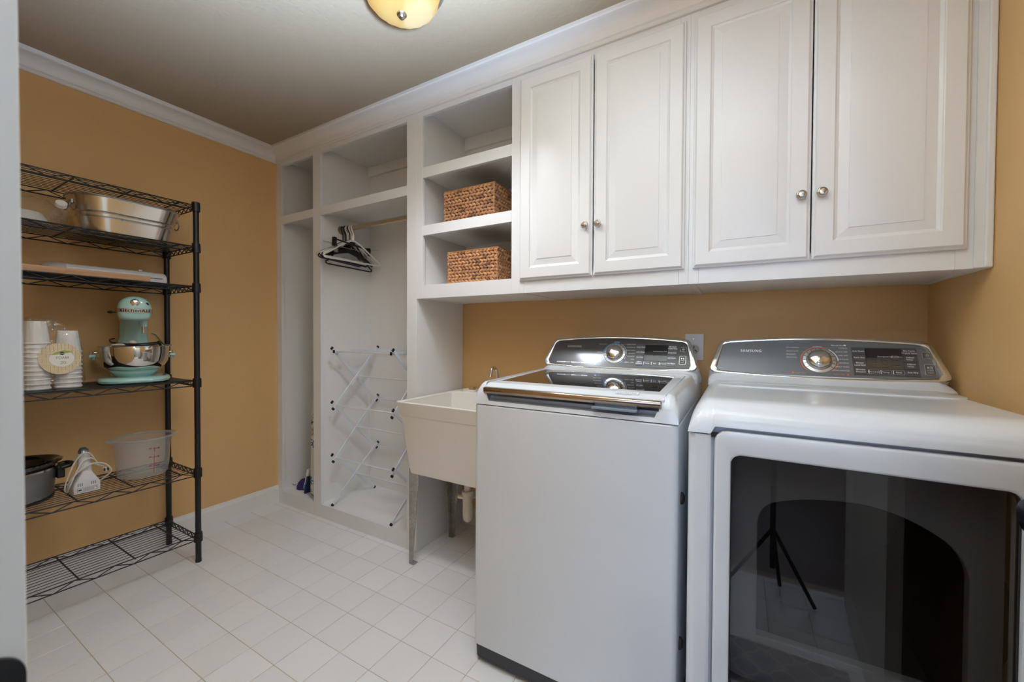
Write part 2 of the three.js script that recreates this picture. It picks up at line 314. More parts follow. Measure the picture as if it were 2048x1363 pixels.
{
  const t = thing('open_shelf_unit', 'white open wall shelf unit of three stacked cubbies, between closet and cabinets', 'shelf unit', [1.301, 1.3703, 0]);
  part('stile', B(1.301, 1.3425, 1.3703, YC, F0, D, 0.0012), mPaint, t);
  part('stile', B(1.8856, 1.929, 1.3703, YC, F0, D, 0.0012), mPaint, t);
  for (const [y0, y1] of [[YT, YC], [2.0061, 2.0604], [1.7031, 1.7558], [1.3703, 1.4407]]) part('rail', B(1.3425, 1.8856, y0, y1, F0, D, 0.0012), mPaint, t);
  for (const [y0, y1] of [[2.024, 2.0598], [1.722, 1.7552]]) part('shelf', B(1.3275, 1.9005, y0, y1, 0.012, F0, 0.001), mInside, t);
  part('bottom_panel', B(1.3275, 1.9005, 1.373, 1.440, 0.002, F0, 0.001), mInside, t);
  part('top_panel', B(1.3275, 1.9005, 2.381, YC, 0.012, F0, 0.001), mInside, t);
  part('side_panel', B(1.301, 1.3275, 1.3703, YC, 0.002, F0, 0.001), mInside, t);
  part('side_panel', B(1.9005, 1.929, 1.3703, YC, 0.002, F0, 0.001), mInside, t);
  part('back_panel', B(1.3275, 1.9005, 1.44, YC, 0.002, 0.012, 0), mInside, t);
  part('cleat', B(1.3275, 1.9005, 2.307, 2.381, 0.012, 0.030, 0.002), mInside, t);
}
function wallCabinet(label, x0, x1, doors, scribe) {
  const t = thing('wall_cabinet', label, 'cabinet', [x0, 1.3703, 0]);
  part('carcass', [B(x0, x0 + 0.02, 1.3703, YC, 0.002, F0, 0.001), B(x1 - 0.02, x1, 1.3703, YC, 0.002, F0, 0.001), B(x0 + 0.02, x1 - 0.02, 1.373, 1.395, 0.002, F0, 0.001), P(x0 + 0.02, x1 - 0.02, 1.395, YC, 0.002, 0.012)], mPaint, t);
  const a = doors[0][0], b = doors[1][1];
  part('stile', B(x0, a + 0.02, 1.3703, YC, F0, D, 0.0012), mPaint, t);
  part('stile', B(b - 0.02, x1, 1.3703, YC, F0, D, 0.0012), mPaint, t);
  part('rail', B(a + 0.02, b - 0.02, 1.3703, 1.45, F0, D, 0.0012), mPaint, t);
  part('rail', B(a + 0.02, b - 0.02, 2.31, YC, F0, D, 0.0012), mPaint, t);
  doors.forEach(([d0, d1], i) => {
    const y0 = 1.426, y1 = 2.3299;
    const door = part('door', panelled(d0, d1, y0, y1, D + 0.0006, [[0, 0], [0, 0.0085], [0.0015, 0.0105], [0.0055, 0.0118], [0.0072, 0.0135], [0.0085, 0.0170], [0.0115, 0.0194],
      [0.0525, 0.0196], [0.0545, 0.0184], [0.0565, 0.0150], [0.0590, 0.0135], [0.0620, 0.0125], [0.0640, 0.0112], [0.0900, 0.0160], [0.0905, 0.0176], [0.0925, 0.0180]]), mPaint, t);
    const kx = i ? d0 + 0.0225 : d1 - 0.0265;
    part('knob', latheOn(knobProf, [kx, 1.632, D + 0.020], [0, 0, 1], 28), mNickel, door);
  });
  if (scribe) part('scribe_strip', [B(scribe[0], scribe[1], 1.3703, YC, D, D + 0.008, 0.003), B(scribe[0] + 0.018, scribe[1], 1.3703, YC, D + 0.006, D + 0.016, 0.005, 3)], mPaint, t);
}
wallCabinet('white wall cabinet with two raised-panel doors above the washer, next to the open shelves', 1.929, 2.640, [[1.9332, 2.2755], [2.2809, 2.6262]]);
wallCabinet('white wall cabinet with two raised-panel doors above the dryer, against the right wall', 2.640, 3.404, [[2.654, 2.9999], [3.0038, 3.3537]], [3.368, 3.403]);

/* ------------------------------------------------------------------ woven baskets */
function basket(label, x0, x1, y0, y1, z0, z1, tone, s0) {
  seed = s0;
  const t = thing('woven_basket', label, 'basket', [(x0 + x1) / 2, y0, (z0 + z1) / 2]);
  const mW = M(0xffffff, 0.75, 0, { vertexColors: true });
  const base = new THREE.SphereGeometry(1, 8, 5);
  const h = y1 - y0, rows = Math.round(h / 0.0163), rh = h / rows;
  const body = [B(x0 + 0.006, x1 - 0.006, y0, y0 + 0.01, z0 + 0.006, z1 - 0.006, 0.002)];
  for (const [a, b, c, d] of [[x0, x1, z1 - 0.012, z1 - 0.007], [x0, x1, z0 + 0.007, z0 + 0.012], [x0 + 0.007, x0 + 0.012, z0, z1], [x1 - 0.012, x1 - 0.007, z0, z1]])
    body.push(B(Math.max(a, x0 + 0.007), Math.min(b, x1 - 0.007), y0 + 0.004, y1 - 0.004, Math.max(c, z0 + 0.007), Math.min(d, z1 - 0.007), 0.001));
  part('lining', body, M(0x4a2c16, 0.9), t);
  const faces = [[V(x0, 0, z1), V(1, 0, 0), V(0, 0, 1), x1 - x0], [V(x1, 0, z1), V(0, 0, -1), V(1, 0, 0), z1 - z0], [V(x1, 0, z0), V(-1, 0, 0), V(0, 0, -1), x1 - x0], [V(x0, 0, z0), V(0, 0, 1), V(-1, 0, 0), z1 - z0]];
  for (let r = 0; r < rows; r++) {
    const gs = [];
    for (const [p0, along, out, len] of faces) {
      const n = Math.round(len / 0.0215);
      for (let i = 0; i < n; i++) {
        const g = base.clone(), wob = rnd() - 0.5;
        g.scale(0.0165 + 0.002 * rnd(), 0.0070 + 0.001 * rnd(), 0.0062);
        const tilt = (r % 2 ? 1 : -1) * (28 + 14 * wob) * R;
        g.applyMatrix4(new THREE.Matrix4().makeRotationZ(tilt)); g.rotateY(-0.16 * (r % 2 ? -1 : 1));
        const q = p0.clone().addScaledVector(along, (i + 0.5) * len / n + 0.003 * wob).addScaledVector(out, -0.006 + 0.0015 * rnd());
        q.y = y0 + (r + 0.5) * rh + 0.0015 * (rnd() - 0.5);
        const m = new THREE.Matrix4().makeBasis(along, V(0, 1, 0), out); m.setPosition(q); g.applyMatrix4(m);
        const k = rnd(), dk = (rnd() < 0.07 ? 0.45 : 1) * (0.72 + 0.5 * k) * tone, c = new Float32Array(g.attributes.position.count * 3);
        for (let v = 0; v < c.length; v += 3) { c[v] = 0.46 * dk; c[v + 1] = 0.225 * dk * (0.95 + 0.1 * k); c[v + 2] = 0.105 * dk; }
        g.setAttribute('color', new THREE.BufferAttribute(c, 3)); gs.push(g);
      }
    }
    part('woven_band', gs, mW, t);
  }
  const rim = [];
  for (const [x, z] of [[x0, z0], [x1, z0], [x1, z1], [x0, z1]]) rim.push(rod([x + (x > (x0 + x1) / 2 ? -0.003 : 0.003), y0, z + (z > (z0 + z1) / 2 ? -0.003 : 0.003)], [x + (x > (x0 + x1) / 2 ? -0.003 : 0.003), y1 - 0.002, z + (z > (z0 + z1) / 2 ? -0.003 : 0.003)], 0.0034, 0.0034, 6));
  for (const [a, b] of [[[x0, z1 - 0.004], [x1, z1 - 0.004]], [[x0, z0 + 0.004], [x1, z0 + 0.004]], [[x0 + 0.004, z0], [x0 + 0.004, z1]], [[x1 - 0.004, z0], [x1 - 0.004, z1]]]) rim.push(rod([a[0], y1 - 0.002, a[1]], [b[0], y1 - 0.002, b[1]], 0.004, 0.004, 6));
  part('wire_rim', rim, M(0xa8723c, 0.7), t);
}
basket('darker brown woven basket in the middle cubby', 1.4574, 1.769, 1.757, 1.922, 0.075, 0.38, 0.92, 101);
basket('lighter tan woven basket in the bottom cubby', 1.4815, 1.788, 1.4425, 1.606, 0.075, 0.38, 1.08, 202);

/* ------------------------------------------------------------------ things in the closet */
// folding clothes airer
{
  const x0 = 0.565, x1 = 1.095, zf = 0.372, zr = 0.045, Y = [1.069, 0.726, 0.389];
  const t = thing('drying_rack', 'white folding accordion clothes drying rack with black end caps, standing in the closet', 'drying rack', [0.83, 0.0852, 0.2]);
  const mW = M(0xe3e7ee, 0.35), mid = [(zf + zr) / 2];
  for (const [x, s] of [[x0, 1], [x1, -1]]) {
    const bar = (a, b, dx) => {
      const d = V(0, b[0] - a[0], b[1] - a[1]), L = d.length(), g = new RoundedBoxGeometry(0.007, L, 0.019, 2, 0.003);
      g.rotateX(Math.atan2(d.z, d.y)); g.translate(x + dx, (a[0] + b[0]) / 2, (a[1] + b[1]) / 2); part('bar', g, mW, t);
      const u = d.clone().normalize();
      for (const [p, k] of [[a, -1], [b, 1]]) { const c = new RoundedBoxGeometry(0.009, 0.016, 0.021, 2, 0.004); c.rotateX(Math.atan2(d.z, d.y)); c.translate(x + dx, p[0] + u.y * k * 0.004, p[1] + u.z * k * 0.004); part('end_cap', c, mBlackPl, t); }
    };
    const o = 0.012, over = 0.018;
    for (let k = 0; k < 2; k++) { bar([Y[k] + over, zf + 0.016], [Y[k + 1] - 0.012, zr - 0.01], -0.005 * s); bar([Y[k] + over, zr - 0.012], [Y[k + 1] - over, zf + 0.016], 0.005 * s); }
    bar([Y[2] + over, zf + 0.016], [0.0952, zr + 0.01], -0.005 * s); bar([Y[2] + over, zr - 0.012], [0.0952, zf + 0.022], 0.005 * s);
    const g = new RoundedBoxGeometry(0.007, 0.017, zf - zr + 0.03, 2, 0.003); g.translate(x + 0.013 * s, Y[0], (zf + zr) / 2); part('bar', g, mW, t);
    const c = new RoundedBoxGeometry(0.010, 0.020, 0.012, 2, 0.003); c.translate(x + 0.013 * s, Y[0], zf + 0.018); part('end_cap', c, mBlackPl, t);
  }
  const zm = (zf + zr) / 2;
  const rods = [[Y[0], zf], [Y[0], zr], [Y[0], zf - 0.11], [Y[0], zf - 0.22], [(Y[0] + Y[1]) / 2, zm], [Y[1], zf], [Y[1], zr], [(Y[1] + Y[2]) / 2, zm], [Y[2], zf], [Y[2], zr], [(Y[2] + 0.09) / 2, zm]];
  for (const [y, z] of rods) part('rod', rod([x0, y, z], [x1, y, z], 0.0038, 0.0038, 8), mW, t);
}
// hangers: drawn flat (width along x, hook at the origin over the rod), then hung on the rod
function hang(name, label, x, yaw, group, build, roll = 0) {
  const o = new THREE.Group(); o.name = numbered(name); scene.add(o); o.userData = { label, category: 'hanger' }; if (group) o.userData.group = group;
  build(o); o.position.set(x - 0.022, 1.875, 0.26); o.rotation.set(0, -Math.PI / 2 + yaw * R, 0); o.rotateZ(roll * R); return o;
}
const lp = (name, gs, mat, o, label) => { const m = new THREE.Mesh(join(gs), mat); m.name = name; m.castShadow = m.receiveShadow = true; if (label) m.userData.label = label; o.add(m); return m; };
const hookPts = (drop, r = 0.019) => [[-r - 0.001, -0.012, 0], [-r, 0.004, 0], [-r * 0.7, r * 0.75, 0], [0, r + 0.001, 0], [r * 0.75, r * 0.7, 0], [r, 0, 0], [r * 0.7, -0.016, 0], [0.002, -0.036, 0], [0, -drop, 0]];
const frameY = (w, top, bot) => [[0, top, 0], [0.05, top - 0.018, 0], [w * 0.85, bot + 0.035, 0], [w, bot + 0.016, 0], [w - 0.006, bot + 0.002, 0], [w - 0.03, bot, 0], [0, bot, 0], [-w + 0.03, bot, 0], [-w + 0.006, bot + 0.002, 0], [-w, bot + 0.016, 0], [-w * 0.85, bot + 0.035, 0], [-0.05, top - 0.018, 0]];
const tubular = (mat, r, w, bot) => o => { lp('frame', tube(frameY(w, -0.085, bot), r, 90, 8, true), mat, o); lp('hook', tube(hookPts(0.088), r * 0.9, 30, 8), mat, o); };
const mHW = M(0xe9e6e0, 0.4), mHB = M(0x101011, 0.4), mNavy = M(0x10152e, 0.35);
hang('plastic_hanger', 'white plastic tube hanger nearest the open end of the rod', 0.625, -3, null, tubular(mHW, 0.0058, 0.208, -0.220));
hang('plastic_hanger', 'white plastic tube hanger just behind the outermost white one', 0.602, 2, null, tubular(mHW, 0.0052, 0.206, -0.213));
hang('plastic_hanger', 'slim white plastic hanger in the middle of the bunch on the rod', 0.565, 4, null, tubular(mHW, 0.004, 0.205, -0.208));
hang('plastic_hanger', 'black plastic tube hanger hanging lowest of the bunch', 0.590, 5, null, tubular(mHB, 0.0048, 0.19, -0.258));
hang('plastic_hanger', 'navy plastic hanger with thick dark hook, deep in the bunch', 0.545, 9, null, tubular(mNavy, 0.0065, 0.205, -0.215));
hang('plastic_hanger', 'black plastic hanger whose looped end sticks out past the closet stile', 0.520, 12, null, tubular(mHB, 0.0045, 0.215, -0.218));
hang('suit_hanger', 'broad black suit hanger with chrome hook inside the bunch', 0.578, 3, null, o => {
  const s = new THREE.Shape(); s.moveTo(-0.2, -0.205); s.quadraticCurveTo(-0.09, -0.15, -0.03, -0.115); s.quadraticCurveTo(0, -0.095, 0.03, -0.115); s.quadraticCurveTo(0.09, -0.15, 0.2, -0.205); s.lineTo(0.2, -0.222); s.quadraticCurveTo(0.08, -0.172, 0, -0.160); s.quadraticCurveTo(-0.08, -0.172, -0.2, -0.222); s.closePath();
  const g = ext(s, 0.012, 0.003); g.translate(0, 0, -0.006); lp('frame', g, mHB, o); lp('hook', tube(hookPts(0.108), 0.002, 30, 6), mChrome, o, 'chrome wire hook');
});
hang('wire_hanger', 'thin chrome wire hanger hooked at the far end of the rod', 0.508, 6, null, o => { lp('frame', tube(frameY(0.2, -0.09, -0.205), 0.0014, 80, 5, true), mChrome, o); lp('hook', tube(hookPts(0.092), 0.0014, 30, 5), mChrome, o); });
hang('clip_hanger', 'black trouser hanger with a square clip at each end of its bar', 0.617, 8, null, o => {
  lp('bar', [rod([-0.15, -0.108, 0], [0.15, -0.108, 0], 0.0055, 0.0055, 8), B(-0.018, 0.018, -0.118, -0.092, -0.008, 0.008, 0.003)], mHB, o);
  for (const s of [-1, 1]) { const x = 0.15 * s; lp('clip', [B(x - 0.011, x + 0.011, -0.152, -0.098, 0.003, 0.010, 0.002), B(x - 0.011, x + 0.011, -0.152, -0.098, -0.010, -0.003, 0.002), B(x - 0.008, x + 0.008, -0.118, -0.106, -0.006, 0.006, 0.001)], mHB, o); }
  lp('hook', tube(hookPts(0.1), 0.002, 30, 6), mChrome, o, 'chrome wire hook');
}, 2);
hang('clip_hanger', 'thin metal trouser hanger with two small silver clips', 0.598, 6, null, o => {
  lp('bar', [rod([-0.16, -0.135, 0], [0.16, -0.135, 0], 0.0018, 0.0018, 6)], mChrome, o);
  for (const s of [-1, 1]) { const x = 0.125 * s; lp('clip', [B(x - 0.012, x + 0.012, -0.175, -0.125, 0.002, 0.005, 0.001), B(x - 0.012, x + 0.012, -0.175, -0.125, -0.005, -0.002, 0.001)], M(0xa9aaa2, 0.3, 0.8), o); }
  lp('hook', tube(hookPts(0.134), 0.0016, 30, 6), mChrome, o);
}, -1);
// ironing board on end in the narrow bay
{
  const t = thing('ironing_board', 'ironing board with a teal and yellow floral cover, on end in the narrow bay', 'ironing board', [0.40, 0.0852, 0.27]);
  const floral = canvasTex(512, 1536, (c, w, h) => {
    c.fillStyle = '#cfcab9'; c.fillRect(0, 0, w, h); seed = 31;
    const cols = ['#2f7f8c', '#35649a', '#8a9a5b', '#b08a3c', '#6fb0aa', '#244f86'];
    for (let i = 0; i < 130; i++) { const x = rnd() * w, y = rnd() * h, n = 5 + Math.floor(rnd() * 3), r = 22 + rnd() * 26; c.fillStyle = cols[Math.floor(rnd() * 6)];
      for (let k = 0; k < n; k++) { c.save(); c.translate(x, y); c.rotate(k / n * 6.283); c.beginPath(); c.ellipse(r * 0.72, 0, r * 0.5, r * 0.2, 0, 0, 6.3); c.fill(); c.restore(); }
      c.fillStyle = '#b98f35'; c.beginPath(); c.arc(x, y, r * 0.16, 0, 6.3); c.fill(); }
  });
  const s = new THREE.Shape(); s.moveTo(-0.13, 0); s.lineTo(0.12, 0); s.quadraticCurveTo(0.155, 0.0, 0.155, 0.05); s.lineTo(0.152, 0.55); s.quadraticCurveTo(0.14, 0.76, 0.04, 0.865); s.quadraticCurveTo(0, 0.89, -0.04, 0.865); s.quadraticCurveTo(-0.15, 0.76, -0.152, 0.5); s.lineTo(-0.155, 0.05); s.quadraticCurveTo(-0.155, 0, -0.13, 0);
  const g = ext(s, 0.022, 0.012, 4); g.rotateY(-Math.PI / 2); g.rotateZ(-0.012); g.translate(0.374, 0.0882, 0.246); uvm(g);
  const uv = g.attributes.uv; for (let i = 0; i < uv.count; i++) uv.setXY(i, uv.getX(i) * 2.2, uv.getY(i) * 0.9);
  floral.wrapS = floral.wrapT = THREE.RepeatWrapping;
  part('cover', g, M(0xffffff, 0.9, 0, { map: floral }), t, 'floral cotton cover');
  part('leg', [rod([0.396, 0.0952, 0.15], [0.388, 0.80, 0.20], 0.006), rod([0.396, 0.0952, 0.35], [0.388, 0.80, 0.28], 0.006)], mNickel, t);
}
{
  const t = thing('purple_pouch', 'small purple cloth pouch on the floor of the narrow bay', 'pouch', [0.125, 0.0852, 0.31]);
  const rings = []; for (let k = 0; k <= 8; k++) { const s = k / 8, q = Math.sqrt(Math.max(0.02, 1 - s * s * 0.9)); rings.push(el(0.125 + 0.012 * s, 0.31, 0.045 * q, 0.04 * q, 0.0852 + 0.068 * s, 20).map((p, i) => (p.x += 0.003 * Math.sin(i * 2.1 + k), p))); }
  part('cloth', loft(rings, { capStart: true, capEnd: true, crease: 0.8 }), M(0x35235f, 0.8), t); part('drawstring', tube([[0.10, 0.115, 0.345], [0.085, 0.112, 0.352], [0.068, 0.116, 0.35]], 0.002, 12, 6), M(0x241748, 0.8), t);
}
{
  const t = thing('hand_brush', 'white and navy cleaning brush leaning beside the ironing board foot', 'brush', [0.215, 0.0852, 0.33]);
  const tilt = g => { g.rotateZ(-0.25); g.translate(0.205, 0.0882, 0.335); return g; };
  part('handle', tilt(B(-0.014, 0.014, 0.04, 0.165, -0.018, 0.018, 0.006, 3)), M(0xd9d6d2, 0.5), t);
  part('head', tilt(B(0.018, 0.032, 0.004, 0.13, -0.035, 0.035, 0.006, 3)), M(0x16234a, 0.6), t);
  part('collar', tilt(B(-0.016, 0.020, 0.02, 0.05, -0.022, 0.022, 0.005, 2)), M(0x4f7bb5, 0.5), t);
}
/* ------------------------------------------------------------------ laundry sink */
{
  const x0 = 1.3215, x1 = 1.885, z0 = 0.022, z1 = 0.590;
  const t = thing('laundry_sink', 'cream laundry tub sink on galvanized metal legs, between closet and washer', 'sink', [1.6, 0, 0.31]);
  const rings = [rr(x0 + 0.024, x1 - 0.024, 0.10, 0.515, 0.4728, 0.015), rr(x0 + 0.017, x1 - 0.017, 0.05, 0.570, 0.774, 0.012), rr(x0 + 0.013, x1 - 0.013, 0.042, 0.574, 0.778, 0.012), rr(x0 + 0.001, x1 - 0.001, z0, z1 - 0.001, 0.844, 0.01), rr(x0 + 0.003, x1 - 0.003, z0 + 0.002, z1 - 0.003, 0.847, 0.01),
    rr(x0 + 0.016, x1 - 0.016, 0.145, z1 - 0.017, 0.847, 0.02), rr(x0 + 0.019, x1 - 0.019, 0.150, z1 - 0.021, 0.843, 0.025), rr(x0 + 0.045, x1 - 0.045, 0.19, 0.49, 0.505, 0.05), rr(x0 + 0.2, x1 - 0.2, 0.27, 0.40, 0.497, 0.05)];
  part('basin', loft(rings, { capStart: true, capEnd: true, crease: 0.35 }), mSink, t);
  const leg = (x, z, sx, sz) => {        // tapered angle iron
    const top = 0.495, w0 = 0.062, w1 = 0.022, th = 0.0025;
    const pl = shape([[0, 0.004], [w1, 0.004], [w0, top - 0.08], [w0, top], [0, top]]);
    const a = ext(pl, th, 0.0005); if (sx < 0) a.scale(-1, 1, 1); a.translate(x, 0, z);
    const b = ext(pl, th, 0.0005); b.rotateY(Math.PI / 2 * -1); if (sz < 0) b.scale(1, 1, -1); b.translate(x, 0, z);
    const gs = [a, b].map(g => { if ((g === a && sx < 0) || (g === b && sz < 0)) flip(g); return g; });
    gs.push(B(Math.min(x, x + 0.03 * sx), Math.max(x, x + 0.03 * sx), 0, 0.004, Math.min(z, z + 0.03 * sz), Math.max(z, z + 0.03 * sz), 0.0005));
    part('leg', gs, mGalvLeg, t, 'tapered galvanized steel leg');
  };
  leg(1.3435, 0.512, 1, -1); leg(1.3435, 0.165, 1, 1); leg(1.8625, 0.512, -1, -1); leg(1.8625, 0.165, -1, 1);
  const dx = 1.565, dz = 0.31;
  part('drain_pipe', [rod([dx, 0.29, dz], [dx, 0.475, dz], 0.019, 0.019, 20), lathe([[0, 0.188], [0.012, 0.190], [0.022, 0.200], [0.0265, 0.22], [0.0275, 0.33], [0.0315, 0.332], [0.0315, 0.352], [0.022, 0.354]], dx, 0, dz, 24), rod([dx, 0.31, dz], [dx, 0.31, 0.03], 0.018, 0.018, 16)], mPipe, t, 'cream plastic drain trap');
  part('drain_nut', [rod([dx - 0.05, 0.318, dz + 0.012], [dx - 0.015, 0.318, dz + 0.012], 0.012, 0.010, 10), rod([dx, 0.455, dz], [dx, 0.473, dz], 0.03, 0.03, 20)], mPipe, t);
  const fx = 1.612, fz = 0.080;
  const fa = part('faucet', [tube([[fx, 0.846, fz], [fx, 0.90, fz + 0.003], [fx - 0.003, 0.965, fz + 0.012], [fx - 0.006, 0.993, fz + 0.034], [fx - 0.008, 0.990, fz + 0.058], [fx - 0.010, 0.955, fz + 0.070]], 0.0085, 40, 12), rod([fx - 0.010, 0.945, fz + 0.0715], [fx - 0.010, 0.958, fz + 0.0700], 0.0120, 0.0100, 16), lathe([[0, 0.872], [0.02, 0.868], [0.024, 0.847]], fx, 0, fz, 20), B(fx - 0.10, fx + 0.10, 0.845, 0.862, fz - 0.025, fz + 0.025, 0.008, 3)], mChrome, t, 'chrome gooseneck faucet');
  for (const s of [-1, 1]) part('tap_handle', lathe([[0, 0.905], [0.018, 0.903], [0.022, 0.89], [0.012, 0.882], [0.01, 0.861]], fx + 0.075 * s, 0, fz, 12), mChrome, fa);
}
function flip(g) { const p = g.attributes.position; for (const k of ['position', 'normal', 'uv']) { const a = g.attributes[k], n = a.itemSize; for (let i = 0; i < a.count; i += 3) for (let c = 0; c < n; c++) { const q = a.array[(i + 1) * n + c]; a.array[(i + 1) * n + c] = a.array[(i + 2) * n + c]; a.array[(i + 2) * n + c] = q; } } return g; }
{
  const t = thing('sink_stopper', 'small tan plug lying in a white dish on the back edge of the laundry sink', 'stopper', [1.43, 0.847, 0.092]);
  part('dish', loft([rr(1.385, 1.475, 0.062, 0.122, 0.847, 0.015), rr(1.383, 1.477, 0.060, 0.124, 0.859, 0.016), rr(1.388, 1.472, 0.065, 0.119, 0.859, 0.014), rr(1.390, 1.470, 0.067, 0.117, 0.851, 0.014)], { capStart: true, capEnd: true }), mSink, t);
  part('plug', lathe([[0, 0.866], [0.004, 0.871], [0.016, 0.871], [0.021, 0.864], [0.018, 0.852], [0, 0.852]].reverse(), 1.437, 0, 0.094, 18), M(0xb08a5c, 0.6), t);
}
// dryer outlet on the back wall
{
  const t = thing('wall_outlet', 'white appliance outlet plate on the ochre wall between washer and dryer', 'outlet', [2.625, 1.1275, 0]);
  part('plate', B(2.5855, 2.6655, 1.0657, 1.1894, 0.0006, 0.007, 0.003, 2), mWhitePl, t);
  part('receptacle', latheOn([[0, 0.004], [0.018, 0.004], [0.0205, 0.003], [0.022, 0.0]].reverse(), [2.6255, 1.117, 0.007], [0, 0, 1], 28), M(0xb9b4ac, 0.45), t);
  for (const a of [90, 215, 325]) part('slot', B(-0.0018, 0.0018, -0.006, 0.006, 0, 0.001, 0).rotateZ((a + 90) * R).translate(2.6255 + 0.010 * Math.cos(a * R), 1.117 + 0.010 * Math.sin(a * R), 0.0108), mDark, t);
  part('screw', latheOn([[0, 0.0016], [0.003, 0.001], [0.0035, 0]].reverse(), [2.622, 1.165, 0.007], [0, 0, 1], 12), mNickel, t);
}

/* ------------------------------------------------------------------ washer and dryer */
const TILT = 30 * R;
function consoleFrame(cx) { const m = new THREE.Matrix4().makeBasis(V(1, 0, 0), V(0, Math.cos(TILT), -Math.sin(TILT)), V(0, Math.sin(TILT), Math.cos(TILT))); m.setPosition(cx, 1.047, 0.262); return m; }
function rimShape(k = 0, Cls = THREE.Shape) {            // k = 0: outer rim, 1: panel
  const s = new Cls(), q = (a, b) => a + (b - a) * k;
  const bx = q(0.305, 0.285), by = q(-0.014, -0.004), lx = q(0.337, 0.313), ly = q(0.012, 0.018), ux = q(0.311, 0.297), uy = q(0.112, 0.100), tx = q(0.275, 0.262), ty = q(0.1335, 0.1190);
  s.moveTo(-bx, by); s.quadraticCurveTo(0, q(-0.034, -0.028), bx, by); s.quadraticCurveTo(lx + 0.004, by + 0.002, lx, ly); s.lineTo(ux, uy); s.quadraticCurveTo(ux - 0.006, ty - 0.001, tx, ty);
  s.quadraticCurveTo(0, q(0.159, 0.148), -tx, ty); s.quadraticCurveTo(-ux + 0.006, ty - 0.001, -ux, uy); s.lineTo(-lx, ly); s.quadraticCurveTo(-lx - 0.004, by + 0.002, -bx, by); return s;
}
const CW = 2048, CH = 500, px = x => (x + 0.315) / 0.63 * CW, py = y => (0.136 - y) / 0.154 * CH;
function planar(g) { g = prep(g); const p = g.attributes.position, a = new Float32Array(p.count * 2); for (let i = 0; i < p.count; i++) { a[2 * i] = (p.getX(i) + 0.315) / 0.63; a[2 * i + 1] = (p.getY(i) + 0.018) / 0.154; } g.setAttribute('uv', new THREE.BufferAttribute(a, 2)); return g; }
function txt(c, s, x, y, h, { a = 'center', col = '#e8e8e8', bold = false, sp = 1 } = {}) {
  c.fillStyle = col; c.textAlign = a; c.textBaseline = 'middle'; c.font = (bold ? 'bold ' : '') + Math.round(h / 0.154 * CH) + 'px sans-serif';
  c.save(); c.translate(px(x), py(y)); c.scale(sp, 1); c.fillText(s, 0, 0); c.restore();
}
const rectm = (c, x0, x1, y0, y1, col) => { c.fillStyle = col; c.fillRect(px(x0), py(y1), px(x1) - px(x0), py(y0) - py(y1)); };
